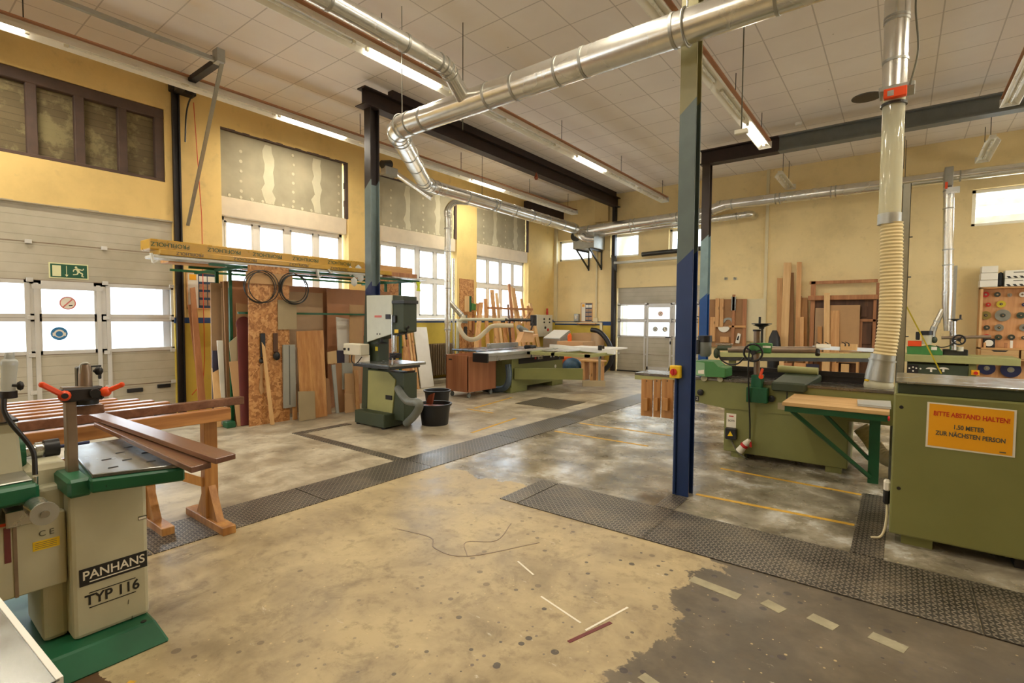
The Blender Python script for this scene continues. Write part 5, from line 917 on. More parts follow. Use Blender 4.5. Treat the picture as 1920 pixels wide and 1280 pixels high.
fence = MB().box(-1.72, -.2, 6.5, 6.53, .885, 1.0).box(-1.72, -.2, 6.47, 6.5, .885, .9).box(-1.72, -.2, 6.49, 6.5, .945, .955); obj('fence', fence, 'black_steel', t)
obj('guard_block', MB().hexa([Vector(v) for v in ((-1.08, 5.97, .80), (-.76, 5.97, .80), (-.66, 6.42, .89), (-1.02, 6.42, .89), (-1.08, 5.97, .90), (-.76, 5.97, .90), (-.66, 6.42, .97), (-1.02, 6.42, .97))], .015), 'sage_dark', t)
obj('guard_roller', MB().cyl(WY(1459, 691, 6.4), WY(1534, 696, 6.4), .04), 'olive_light', t)
for px_, py_, r in ((1314, 735, .035), (1447, 747, .035)): c = WY(px_, py_, yf-.012); obj('lock_knob', MB().lathe([(r, 0), (r, -.03), (r*.5, -.035)], c, 'y', 12), 'black_plastic', t)
a = WY(1307, 747, yf-.012); obj('number_plate', MB().box(a.x-.02, a.x+.02, yf-.013, yf-.0105, a.z-.03, a.z+.03), 'ink', t); text('number', '2', (a.x, yf-.0135, a.z), (1, 0, 0), (0, 0, 1), .05, 'paper', t)
obj('data_label', pbx(MB(), yf-.003, (1362, 775, 1380, 801), .004), 'paper', t); text('lettering', 'scm', WY(1371, 788, yf-.0035), (1, 0, 0), (0, 0, 1), .045, 'ink', t); a = WY(1372, 780, yf-.004); obj('red_mark', MB().box(a.x-.03, a.x+.02, yf-.005, yf-.003, a.z-.006, a.z+.006), 'red', t)
obj('type_plate', pbx(MB(), yf-.013, (1458, 757, 1519, 770), .003), 'greige_board', t)
obj('isolator_box', pbx(MB(), yf-.06, (1359, 803, 1380, 824), .06, .008), 'black_plastic', t); p = [WY(x, y, yf-.063) for x, y in ((1364, 817), (1374, 817), (1369, 808))]; obj('warning_triangle', MB().prism(p, (0, .003, 0)), 'yellow', t)
obj('cable', MB().tube(smooth([WY(1371, 824, yf-.02), WY(1376, 835, yf-.03), WY(1384, 848, yf-.05), WY(1397, 858, yf-.1), WY(1400, 860, yf+.0)], 5), .01, 8), 'grey_ink', t)
# power feeder
t = thing('power_feeder', 'green power feeder on a steel post with black handwheels, front planer', 'feeder', (-1.25, 6.05, .85)); yc = 5.98
obj('bracket', pbx(MB(), yc-.05, (1399, 727, 1438, 755), .12, .004), 'frame_green', t); obj('foot_block', pbx(MB(), yc-.02, (1408, 703, 1428, 732), .14, .008), 'machine_green', t)
a, b = WY(1419, 703, yc+.04), WY(1419, 621, yc+.04); obj('post', MB().cyl(a, b, .032), 'steel_brown', t); obj('post_cap', MB().cyl(b, b+Vector((0, 0, .02)), .04), 'black_plastic', t)
obj('clamp_lever', MB().bar(WY(1425, 706, yc-.05), WY(1430, 691, yc-.06), .02).cyl(WY(1427, 706, yc-.06), WY(1427, 706, yc), .025), 'orange', t)
c = WY(1428, 613, yc); obj('top_handwheel', MB().lathe([(.1, .03), (.1, .04), (.03, .01), (.025, -.02), (.02, -.02), (.03, .0), (.09, .022)], c, 'z', 24).cyl(c+Vector((-.02, 0, .03)), c+Vector((-.02, 0, .11)), .012), 'black_plastic', t); obj('spindle', MB().cyl(c+Vector((0, .03, 0)), c+Vector((0, .03, -.17)), .013), 'dark_steel', t)
c = WY(1412, 661, yc-.08); w = MB().ring(c, (0, 1, 0), .092, .011, 32, 8)
for k in range(3): an = k*2.094+.4; w.bar(c, c+Vector((.09*math.cos(an), 0, .09*math.sin(an))), .016)
w.cyl(c+Vector((0, -.015, 0)), c+Vector((0, .05, 0)), .025); obj('side_handwheel', w, 'black_plastic', t)
obj('slide_head', pbx(MB(), yc, (1404, 643, 1446, 662), .1, .01), 'feeder_green', t); obj('maker_strip', pbx(MB(), yc-.003, (1430, 648, 1445, 652), .004), 'paper', t)
obj('arm', MB().cyl(WY(1366, 655, yc+.05), WY(1530, 656, yc+.05), .036), 'steel_brown', t); obj('arm_knob', MB().cyl(WY(1533, 656, yc+.05), WY(1533, 665, yc), .022), 'black_plastic', t)
obj('swivel_head', MB().ball(WY(1344, 662, yc+.05), .036, (1, 1, 1.7)).cyl(WY(1346, 652, yc+.05), WY(1372, 652, yc+.05), .03), 'sage_dark', t)
obj('cross_rod', MB().cyl(WY(1342, 645, yc+.05), WY(1374, 645, yc+.05), .006), 'bright_steel', t)
a, b = WY(1322, 668, yc+.08), WY(1322, 641, yc+.08); obj('motor', MB().tube([a, a.lerp(b, .2), b], .07, 20, True, [.05, .07, .072]), 'grey_hose', t); obj('fan_cover', MB().cyl(b, WY(1322, 629, yc+.08), .078), 'black_plastic', t); obj('terminal_box', pbx(MB(), yc, (1302, 637, 1311, 664), .1, .01), 'black_plastic', t)
P4 = lambda x, y, v=yc-.02: WY(x, y, v)
obj('housing', MB().prism([P4(*p) for p in ((1301, 676), (1338, 678), (1345, 688), (1360, 690), (1360, 708), (1322, 706), (1301, 703))], (0, .3, 0), .008), 'feeder_green', t); obj('housing_end', MB().prism([P4(*p, yc-.025) for p in ((1301, 677), (1321, 680), (1322, 705), (1301, 702))], (0, .01, 0)), 'feeder_pale', t)
obj('white_sticker', MB().prism([P4(*p, yc-.03) for p in ((1309, 694), (1320, 693), (1320, 701), (1309, 700))], (0, .004, 0)), 'paper', t); c = P4(1303, 690, yc-.03); obj('bolt', MB().lathe([(.012, 0), (.012, -.01)], c, 'y', 10), 'black_plastic', t); obj('drive_roller', MB().cyl(P4(1320, 709, yc+.02), P4(1320, 709, yc+.2), .035).cyl(P4(1350, 711, yc+.02), P4(1350, 711, yc+.2), .03), 'machine_cream', t)
obj('cable', MB().tube(smooth([P4(1348, 665), P4(1353, 675), P4(1368, 683), P4(1384, 681), P4(1395, 670)], 5), .009, 8), 'black_plastic', t)
o = obj('power_cable', MB().tube(smooth([P4(1405, 655, 5.88), P4(1403, 690, 5.86), P4(1404, 740, 5.9), P4(1406, 790, 5.98), P4(1406, 822, 5.99)], 6), .008, 8), 'black_plastic'); tag(o, 'black cable hanging down the front of the planer to the plug', 'cable')
t = thing('power_plug', 'white and red industrial plug hanging before the planer base', 'plug', P4(1396, 834, 5.98)); a, b = P4(1405, 824, 5.98), P4(1386, 846, 5.98)
obj('plug_body', MB().tube([a, a.lerp(b, .3), b], .03, 16, True, [.02, .035, .042]), 'paper', t); obj('red_band', MB().cyl(a.lerp(b, .4), a.lerp(b, .58), .042), 'red', t); obj('red_cap', MB().bar(P4(1407, 828, 5.98), P4(1408, 838, 5.98), .02), 'red', t)
# push blocks hanging at the table end
for k, (x0, x1, lab) in enumerate([(1202, 1223, 'wide wooden push board hanging at the planer table end, leftmost'), (1225, 1238, 'narrow wooden push board, second from the left'), (1240, 1262, 'wide wooden push board, third from the left'), (1263.5, 1285, 'wooden push board, last and partly behind the blue column')]):
    t = thing('push_board', lab, 'push board', WY((x0+x1)/2, 780, 6.0), 'push boards on the planer table'); t.location.z = 0.33
    obj('board', pbx(MB(), 6.01, (x0, 711, x1, 780+2*k), .022, .003), 'orange_pine', t); obj('handle', pbx(MB(), 5.95, (x0+2, 746, (x0+x1)/2+1, 770), .06, .004), 'orange_pine', t)
    c = WY((x0+x1)/2, 714, 6.008); obj('hole', MB().lathe([(.008, 0), (.008, .003)], c, 'y', 8), 'ink', t)
# side table attached before the planer
t = thing('side_table', 'small table with striped wooden top on a green steel frame with diagonal braces', 'table', (-.45, 5.65, 0))
obj('table_top', MB().box(-.86, -.05, 5.3, 6.0, .755, .79, .003), 'beech_x', t); obj('apron', MB().box(-.84, -.06, 5.32, 5.36, .70, .755).box(-.84, -.06, 5.94, 5.98, .70, .755).box(-.84, -.80, 5.34, 5.96, .70, .755).box(-.10, -.06, 5.34, 5.96, .70, .755), 'frame_green', t)
obj('leg', MB().box(-.205, -.12, 5.9, 5.98, 0, .72), 'frame_green', t); obj('brace', MB().bar((-.78, 5.36, .70), (-.19, 5.9, .06), .045, .03), 'frame_green', t); obj('brace', MB().bar((-.66, 5.95, .70), (-.2, 5.94, .22), .045, .03), 'frame_green', t)
obj('end_cap', MB().lathe([(.02, 0), (.02, .015)], (-.06, 5.31, .73), 'x', 10), 'red', t)
o = obj('plastic_sheet', MB().prism([(-.28, 5.45, .795), (-.04, 5.42, .795), (-.05, 5.85, .795), (-.3, 5.75, .795)], (0, 0, .02)), 'reservoir'); tag(o, 'translucent plastic sheet on the right end of the striped table', 'sheet')
o = obj('suction_hose', hose(MB(), [(-.3, 6.5, .42), (-.22, 6.5, .32), (-.1, 6.45, .16), (.1, 6.4, .1)], .075, .03, .05, 18), 'corr_cream'); tag(o, 'light corrugated hose leading from the planer base behind the green table leg', 'hose')
o = obj('floor_duct', MB().cyl((.05, 6.2, 0), (.05, 6.2, .6), .1), 'galvanised_dull'); tag(o, 'galvanised duct stub behind the green table leg', 'duct')
# ================================================================ SANDER
t = thing('green_machine', 'big green machine cabinet with orange distance notice at the right edge', 'machine', (.5, 4.75, 0)); yq = 4.38
obj('cabinet', MB().box(-.02, 1.25, yq, 5.15, .07, 1.055, .012, 2), 'olive_green', t); obj('plinth', MB().box(.05, .22, yq+.05, 5.1, 0, .07), 'olive_green', t); obj('plinth', MB().box(.62, .8, yq+.05, 5.1, 0, .07), 'black_steel', t); obj('plinth', MB().box(1.05, 1.22, yq+.05, 5.1, 0, .07), 'olive_green', t)
obj('top_band', MB().box(.0, 1.25, yq+.02, 5.13, 1.055, 1.125, .004), 'sage_dark', t); obj('top_plate', MB().box(-.01, 1.27, yq-.0, 5.14, 1.125, 1.14, .003), 'cast_table', t)
for px_, py_ in ((1690, 763), (1685, 915)): obj('lock_hole', MB().lathe([(.012, 0), (.012, -.002)], WY(px_, py_, yq), 'y', 14), 'ink', t)
S = lambda x, y, v=yq-.003: WY(x, y, v); sign = MB().prism([S(*p) for p in ((1739, 753), (1907, 769), (1903, 858), (1735, 837))], (0, .002, 0)); obj('notice_border', sign, 'paper', t)
obj('notice_sheet', MB().prism([S(*p, yq-.0045) for p in ((1743, 756), (1902, 771), (1898, 855), (1739, 834))], (0, .001, 0)), 'sign_orange', t)
ti = math.atan2(S(1902, 771).z-S(1743, 756).z, S(1902, 771).x-S(1743, 756).x)-.01; Rt, Up = (math.cos(ti), 0, math.sin(ti)), (-math.sin(ti), 0, math.cos(ti))
for body, cx_, cy_, sz, m, sq in (('BITTE ABSTAND HALTEN!', 1820, 782, .042, 'sign_red', .76), ('1,50 METER', 1816, 804, .040, 'grey_ink', .76), ('ZUR NÄCHSTEN PERSON', 1818, 819, .040, 'grey_ink', .74)):
    text('notice_line', body, S(cx_, cy_, yq-.0055), Rt, Up, sz, m, t, .0005, 'CENTER', sq, .0012)
a = S(1880, 848, yq-.0055); obj('small_mark', MB().box(a.x-.015, a.x+.015, yq-.006, yq-.0055, a.z-.004, a.z+.003), 'grey_ink', t)
obj('side_socket', MB().box(-.06, -.02, 4.42, 4.5, .35, .42, .01), 'paper', t); obj('side_plug', MB().box(-.06, -.02, 4.43, 4.49, .25, .36, .012), 'black_plastic', t); obj('cable', MB().tube(smooth([(-.035, 4.46, .25), (-.035, 4.44, .16), (-.045, 4.42, .07), (-.07, 4.4, .02), (-.12, 4.38, .012)], 5), .008, 8), 'trim_cream', t)
# ================================================================ SPINDLE MOULDER
ys_ = 12.2; t = thing('spindle_moulder', 'dark green spindle moulder with long pale table behind the green cabinet', 'moulder', (.6, 12.6, 0))
obj('body', pbx(MB(), ys_, (1700, 683, 1815, 760), .8, .01), 'sage_dark', t); obj('table', MB().box(-.05, 1.65, ys_-.1, 13.0, .80, .93, .006), 'olive_light', t); 
obj('side_body', pbx(MB(), ys_, (1815, 683, 1830, 745), .5, .01), 'olive_green', t)
a = WY(1828, 699, ys_-.05); obj('stop_box', MB().box(a.x-.05, a.x+.06, ys_-.06, ys_, a.z-.04, a.z+.05, .005), 'sign_orange', t); obj('stop_button', MB().lathe([(.03, 0), (.03, -.03)], (a.x+.01, ys_-.06, a.z), 'y', 12), 'red', t)
obj('button_panel', pbx(MB(), ys_-.015, (1701, 684, 1722, 700), .015), 'black_steel', t)
for x, y in ((1705, 690), (1712, 688), (1718, 690), (1712, 695), (1726, 691)): c = WY(x, y, ys_-.016); obj('button', MB().lathe([(.015, 0), (.015, -.008)], c, 'y', 8), 'paper', t)
for x in (1746, 1769):
    c = WY(x, 692, ys_-.01); m = MB().prism([c+Vector((.08*math.cos(k*math.pi/8), 0, .035*math.sin(k*math.pi/8))) for k in range(9)], (0, .008, 0)).box(c.x-.015, c.x+.015, ys_-.01, ys_, c.z-.05, c.z); obj('scale_window', m, 'paper', t)
obj('spindle_fence', pbx(MB(), 12.5, (1768, 655, 1815, 671), .25, .01), 'dark_steel', t)
t = thing('power_feeder', 'far green power feeder with orange block on the spindle moulder', 'feeder', (.5, 12.3, .93)); Q = lambda x, y, v=12.3: WY(x, y, v)
obj('housing', MB().prism([Q(*p) for p in ((1700, 650), (1712, 648), (1728, 650), (1744, 647), (1760, 650), (1768, 660), (1767, 666), (1701, 664))], (0, .25, 0), .006), 'feeder_green', t); obj('roller_skirt', MB().prism([Q(*p, 12.35) for p in ((1702, 664), (1765, 666), (1765, 668), (1702, 667))], (0, .2, 0)), 'ink', t)
obj('orange_block', pbx(MB(), 12.28, (1702, 639, 1728, 649), .15, .006), 'orange', t); obj('data_sticker', pbx(MB(), 12.29, (1746, 650, 1757, 656), .004), 'paper', t)
a, b = Q(1738, 645), Q(1738, 628); obj('motor', MB().cyl(a, b, .075), 'machine_cream', t); obj('fan_cover', MB().cyl(b, Q(1738, 620), .09), 'black_plastic', t); obj('terminal_box', pbx(MB(), 12.25, (1717, 622, 1725, 637), .1, .01), 'rubber_black', t)
obj('swivel_head', MB().ball(Q(1752, 637), .045, (1, 1, 1.4)), 'sage_dark', t); obj('arm', MB().cyl(Q(1765, 633), Q(1858, 631), .028), 'steel_brown', t)
a, b = Q(1787, 656, 12.4), Q(1787, 602, 12.4); obj('post', MB().cyl(a, b, .05), 'bright_steel', t); obj('top_handwheel', MB().lathe([(.1, 0), (.1, .015), (.03, -.02), (.02, -.05)], b+Vector((.03, 0, .03)), 'z', 20).cyl(b+Vector((.1, 0, .03)), b+Vector((.1, 0, .12)), .015), 'black_plastic', t)
c = Q(1798, 637, 12.2); w = MB().ring(c, (0, 1, 0), .085, .014, 24, 8).cyl(c+Vector((0, -.01, 0)), c+Vector((0, .05, 0)), .03)
for k in range(3): an = k*2.094+1; w.bar(c, c+Vector((.085*math.cos(an), 0, .085*math.sin(an))), .016)
obj('side_handwheel', w, 'black_plastic', t); obj('cable', MB().tube(smooth([Q(1755, 648), Q(1765, 651), Q(1780, 648), Q(1792, 640)], 5), .01, 8), 'black_plastic', t)
o = obj('spindle_guard', MB().cyl(WY(1800, 650, 12.5), WY(1800, 658, 12.5), .05), 'beige_case')
tag(o, 'small beige cap on the fence of the spindle moulder', 'guard')
# sliding crosscut rail behind the planer
t = thing('sliding_table', 'long pale sliding table with aluminium fence behind the planer', 'table', (-1.5, 11.0, 0))
ba, bb = WZ(1348, 660, .95), WZ(1648, 663, .95); dv_ = Vector((0, .45, 0)); obj('beam', MB().prism([ba, bb, bb+dv_, ba+dv_], (0, 0, -.09), .004), 'olive_light', t); dz_ = Vector((.02, .04, -.09)); obj('beam_underside', MB().prism([ba+dz_, bb+dz_, bb+dv_+dz_*.5+Vector((0,-.05,-.045)), ba+dv_+dz_*.5+Vector((0,-.05,-.045))], (0, 0, -.07)), 'dark_steel', t); obj('leg', MB().box(-.46, -.38, 11.7, 11.85, 0, .84), 'olive_green', t); obj('leg', MB().box(-2.6, -2.5, 10.25, 10.4, 0, .84), 'olive_green', t)
a, b = WY(1525, 651, 11.2), WY(1636, 656, 11.85); obj('fence', MB().bar(a, b, .06, .07), 'aluminium', t); obj('stop_block', pbx(MB(), 11.45, (1576, 645, 1607, 657), .1, .005), 'pine_pale', t); obj('stop_block', pbx(MB(), 11.15, (1530, 645, 1557, 652), .08, .005), 'paper', t); obj('ruler', MB().bar((-1.2, 11.15, .955), (-.75, 11.45, .955), .06, .01), 'pine_x', t)
for x in (1537, 1553, 1585, 1592): c = WY(x, 644, 11.4); obj('clamp_lever', MB().bar(c, c+Vector((-.06, 0, .03)), .015).cyl(c, c-Vector((0, 0, .05)), .01), 'ink', t)
# ================================================================ BACK WALL STOCK (right part)
K = lambda name, lab, r, y=13.98, th=.04, m='pine', sk=0, cat='board', fl=False: tag(obj(name, (lambda a, b, c, d: (setattr(a, 'z', .003), setattr(b, 'z', .003), MB().hexa([a, b, b+Vector((0, th, 0)), a+Vector((0, th, 0)), d, c, c+Vector((0, th, 0)), d+Vector((0, th, 0))]))[2])(WY(r[0], r[3], y), WY(r[2], r[3], y), WY(r[2]+sk, r[1], y+.1), WY(r[0]+sk, r[1], y+.1)), m), lab, cat)
K('timber_board', 'shorter double pine board, leftmost of the tall boards on the far wall', (1456, 521, 1466, 700), m='pine', sk=1); K('timber_board', 'tall pale pine board leaning left, second of the tall far-wall boards', (1461, 492, 1475, 700), y=13.9, m='pine_pale', sk=8.5)
K('timber_board', 'brown board standing between the two tallest far-wall boards', (1476, 511, 1488, 700), m='mdf_dark'); K('timber_board', 'second tallest pine board, right of the brown one', (1490, 491, 1499, 700), y=13.9, m='pine', sk=4)
K('timber_board', 'narrow reddish board right of the tallest boards', (1499, 555, 1503, 700), m='cherry'); K('plank', 'yellowish plank behind the short batten', (1503, 558, 1514, 700), m='wrap_yellow' if 0 else 'orange_pine'); K('timber_batten', 'short pine batten, between tall boards and the door frame', (1500, 594, 1507, 700), y=13.8, m='pine', cat='batten')
t = thing('door_frame', 'old wooden door frame leaning on the far wall', 'door frame', (-1.1, 13.95, 0))
for r in ((1518, 527, 1527, 700), (1518, 525, 1646, 531), (1640, 530, 1646, 700)): obj('rail' if r[2]-r[0] > 50 else 'jamb', pbx(MB(), 14.02, r, .05, .004), 'cherry', t)
t = thing('carved_cabinet', 'dark panelled old cabinet front behind the boards on the far wall', 'cabinet', (-1.0, 14.0, 0))
obj('cornice', pbx(MB(), 13.86, (1515, 553, 1645, 562), .12, .01), 'cherry', t); obj('back', pbx(MB(), 13.99, (1518, 562, 1645, 700), .03), 'dark_wood', t)
for r in ((1611, 598, 1643, 603), (1636, 562, 1642, 660), (1518, 562, 1526, 700), (1610, 603, 1616, 660)): obj('stile', pbx(MB(), 13.95, r, .04, .004), 'cherry', t)
for r in ((1614, 574, 1626, 594), (1613, 608, 1634, 645)): obj('door_panel', pbx(MB(), 13.96, r, .02, .004), 'dark_wood', t)
o = obj('plywood_sheet', pbx(MB(), 13.86, (1552, 572, 1611, 680), .02), 'mdf'); tag(o, 'large tan sheet leaning on the old cabinet', 'board')
K('timber_board', 'light tan board left of the large tan sheet', (1526, 577, 1544, 690), y=13.78, m='hardboard_pale', sk=3); K('timber_board', 'bright pine post, tallest before the old cabinet', (1545, 549, 1556, 690), y=13.7, m='pine_pale'); K('timber_board', 'pinkish pine board just right of the bright post', (1556, 582, 1573, 690), y=13.74, m='pine', sk=1); K('timber_board', 'short yellow-brown board low beside the bright post', (1533, 612, 1541, 690), y=13.68, m='orange_pine', cat='board')
# offcut shelf under the planks
t = thing('offcut_shelf', 'low open shelf holding offcuts behind the planer', 'shelf', (-1.5, 13.4, 0)); obj('top', MB().box(-2.2, -.7, 13.3, 13.65, .72, .76), 'pine_x', t); obj('lower_shelf', MB().box(-2.2, -.7, 13.15, 13.65, .36, .39), 'pine_x', t)
for x in (-2.2, -1.7, -1.15, -.74): obj('upright', MB().box(x, x+.04, 13.32, 13.65, 0, .72), 'pine', t)
for k, (r, m, lab) in enumerate([((1461, 673, 1470, 692), 'pine_pale', 'pale offcut at the left end of the low shelf'), ((1470, 680, 1485, 695), 'cherry', 'small reddish block, second on the low shelf'), ((1489, 680, 1511, 694), 'beech', 'wide beech block on the low shelf'), ((1512, 682, 1536, 694), 'navy_board', 'dark piece in the middle of the low shelf'), ((1541, 676, 1556, 693), 'pine_pale', 'square pine block right of the dark piece'), ((1560, 680, 1572, 693), 'larch', 'larch block, second from the right end of the low shelf'), ((1577, 682, 1592, 694), 'pine_pale', 'pine block at the right end of the low shelf')]):
    tag(obj('wood_offcut', MB().box(WY(r[0], 685, 13.22).x, WY(r[2], 685, 13.22).x, 13.2, 13.28, .392, WY(r[0], r[1], 13.22).z, .004), m), lab, 'offcut', 'offcuts on the low shelf')
# jig board on the far wall left of the conduit
t = thing('jig_board', 'brown board carrying jigs on the far wall beside the blue rear column', 'board', (-3.7, 14.1, .6)); obj('sheet', pbx(MB(), 14.1, (1310, 561, 1398, 650), .03), 'mdf_dark', t); obj('side_rail', pbx(MB(), 14.06, (1392, 561, 1399, 650), .04), 'cherry', t)
for lab, r, m, nm in (('pair of upright pine bars on the jig board', (1341, 559, 1348, 613), 'pine', 'pine_bar'), ('second pine bar beside the pair on the jig board', (1349, 560, 1356, 613), 'pine', 'pine_bar'), ('pine bar left edge of the jig board behind the column', (1331, 594, 1341, 640), 'pine', 'pine_bar'), ('long slim clamp bar in the centre of the jig board', (1372, 552, 1377, 645), 'cherry', 'clamp_bar'), ('small steel clamp head at the top of the slim bar', (1371, 556, 1379, 582), 'blade_grey', 'small_clamp'), ('small wooden box low on the jig board', (1350, 631, 1366, 642), 'pine', 'small_box'), ('shelf strip across the jig board', (1366, 610, 1398, 614), 'pine_x', 'shelf_strip'), ('tall jig at the left edge seen between the columns', (1309, 575, 1317, 640), 'sign_orange', 'jig')):
    tag(obj(nm, pbx(MB(), 14.045, r, .054, .004), m), lab, 'tool')
c = WY(1365, 606, 14.08); hs = MB(); hs.prism([c+Vector((.155*math.cos(a*math.pi/12), 0, .155*math.sin(a*math.pi/12))) for a in range(0, 13)]+[c+Vector((.08*math.cos(a*math.pi/12)-.0, 0, .08*math.sin(a*math.pi/12)+.02)) for a in range(12, -1, -1)], (0, .02, 0)); tag(obj('arc_template', hs, 'blade_grey'), 'upper pale half-round template on the jig board', 'template')
c = WY(1357, 612, 14.055); tag(obj('arc_template', MB().prism([c+Vector((.15*math.cos(-a*math.pi/12), 0, .15*math.sin(-a*math.pi/12))) for a in range(0, 13)], (0, .02, 0)), 'paper'), 'lower pale half-round template, flat side up, on the jig board', 'template')
m = MB().prism([WY(x, y, 14.07) for x, y in ((1383, 624), (1389, 626), (1386, 644), (1378, 643))], (0, .03, 0), .01); o = tag(obj('white_tool', m, 'paper'), 'white slotted tool leaning low on the jig board', 'tool'); obj('slot', MB().prism([WY(x, y, 14.065) for x, y in ((1384, 629), (1386, 630), (1384, 638), (1381, 637))], (0, .003, 0)), 'ink', o)
o = tag(obj('belt_loop', MB().ring(WY(1311, 582, 13.9), (0, 1, 0), .17, .012, 24, 6, .55, 1.6), 'rubber_black'), 'black curved belt hanging between the two blue columns', 'belt')
for k, x in enumerate((1361, 1378)): c = WY(x, 522, YB-.02); tag(obj('wall_hook', MB().box(c.x-.04, c.x+.04, YB-.03, YB, c.z-.03, c.z+.03, .005).bar(c, c+Vector((0, -.08, .02)), .02), 'blade_grey'), ['left', 'right'][k]+' one of two small grey hooks on the far wall', 'hook')
o = tag(obj('black_canister', MB().lathe([(.14, 0), (.15, .9), (.12, 1.15), (.05, 1.32)], (WY(1452, 640, 13.7).x, 13.7, 0)), 'rubber_black'), 'dark conical canister standing right of the white conduit', 'canister')
o = tag(obj('pale_wall_board', pbx(MB(), 14.15, (1399, 560, 1434, 640), .03), 'trim_cream'), 'pale square board on the wall between jig board and conduit', 'board')
# ================================================================ SAW-BLADE CABINET
t = thing('blade_cabinet', 'wooden wall cabinet with pegs for circular saw blades at the right edge', 'cabinet', (2.2, 14.0, 0)); yk = 13.95
x0 = 1.26; obj('back', MB().box(x0, 3.2, 14.12, 14.18, .1, 2.24), 'beech', t); obj('side', MB().box(x0, x0+.04, 13.82, 14.12, .82, 2.24), 'pine', t); obj('top', MB().box(x0, 3.2, 13.82, 14.12, 2.22, 2.25), 'pine_x', t); obj('shelf', MB().box(x0, 3.2, 13.82, 14.12, 1.01, 1.04), 'pine_x', t); obj('bottom', MB().box(x0, 3.2, 13.82, 14.12, .80, .83), 'pine_x', t)
for a in (x0+.04, x0+.62, x0+1.2):
    dr = obj('drawer', MB().box(a, a+.55, 13.80, 13.84, .835, 1.005, .004), 'beech_x', t); obj('pull_recess', MB().prism([(a+.15, 13.797, .995), (a+.4, 13.797, .995), (a+.36, 13.797, .965), (a+.19, 13.797, .965)], (0, .004, 0)), 'ink', dr)
cols = {'red': 'red', 'dark': 'blade_dark', 'grey': 'blade_grey', 'yellow': 'blade_yellow', 'gold': 'blade_gold', 'blue': 'blade_blue', 'green': 'sage_dark', 'white': 'paper'}
bl = [(1848, 552, 8, 'red', 'red blade, first in the top row'), (1870, 552, 7, 'dark', 'dark blade, second in the top row'), (1893, 553, 5, 'grey', 'small faint grey blade, third in the top row'), (1917, 552, 7, 'white', 'whitish blade at the right end of the top row'), (1853, 571, 6, 'red', 'small red blade in the second row'), (1877, 570, 10, 'yellow', 'yellow blade in the second row'), (1920, 571, 5, 'blue', 'blue blade at the right edge of the second row'), (1848, 591, 12, 'gold', 'large olive-gold blade in the third row'), (1880, 591, 17, 'grey', 'largest grey blade in the middle of the third row'), (1914, 591, 9, 'green', 'dark green blade right in the third row'), (1850, 614, 7, 'dark', 'small black blade, fourth row left'), (1873, 614, 10, 'grey', 'grey toothed blade, fourth row centre'), (1920, 614, 10, 'grey', 'grey blade at the right edge of the fourth row'), (1850, 632, 9, 'red', 'red blade behind the feeder arm'), (1872, 632, 8, 'green', 'green blade, fifth row'), (1896, 632, 8, 'dark', 'black blade, fifth row'), (1919, 633, 5, 'dark', 'dark blade at the right edge of the fifth row'), (1850, 690, 19, 'blue', 'large dark blue blade low under the drawers, left'), (1895, 693, 22, 'blue', 'largest dark blue blade low under the drawers, right')]
pxm = (WY(1900, 600, 14.08).x-WY(1850, 600, 14.08).x)/50
for i, (x, y, r, c, lab) in enumerate(bl):
    p = WY(x, y, 14.08 if y > 670 else 14.09); R = r*pxm*.92; th = .012
    t2 = thing('saw_blade', lab, 'saw blade', p, 'saw blades on the cabinet pegs'); n = max(20, int(r*3)); pts = [p+Vector(((R if k % 2 else R*.95)*math.cos(math.pi*k/n), 0, (R if k % 2 else R*.95)*math.sin(math.pi*k/n))) for k in range(2*n)]
    obj('disc', MB().prism(pts, (0, -th, 0)), cols[c], t2); obj('hub', MB().lathe([(R*.34, 0), (R*.34, -.01), (R*.12, -.012)], (p.x, p.y-th, p.z), 'y', 14), 'blade_grey' if c in ('dark', 'blue', 'red') else 'blade_dark', t2)
    obj('peg', MB().cyl((p.x, p.y-.06, p.z), (p.x, 14.12, p.z), .008, seg=8), 'pine', t2)
t = thing('dial_gauge', 'square black gauge with a white dial on the cabinet shelf', 'gauge', WY(1854, 655, 13.9)); a = WY(1854, 648, 13.9); obj('case', MB().box(a.x-.09, a.x+.09, 13.9, 13.96, 1.04, 1.22, .008), 'ink', t); obj('dial', MB().lathe([(.065, 0), (.065, -.006)], (a.x, 13.9, 1.13), 'y', 20), 'paper', t)
for x, m, lab in ((1846, 'pine', 'small wooden block left of the black gauge'), (1886, 'cherry', 'small reddish block on the cabinet shelf'), (1896, 'paper', 'white bolt-shaped piece on the cabinet shelf')): a = WY(x, 650, 13.9); tag(obj('small_block', MB().box(a.x-.02, a.x+.02, 13.88, 13.92, 1.04, 1.19 if x > 1890 else 1.14, .004), m), lab, 'block')
for k, z in enumerate((2.25, 2.39, 2.53)):
    o = obj('white_carton', MB().box(1.24+.01*k, 1.50-.0*k, 13.8, 14.1, z+.002, z+.135, .004), 'paper'); tag(o, ['lowest', 'middle', 'topmost'][k]+' small white carton in the stack on the blade cabinet', 'carton', 'white cartons on the cabinet')
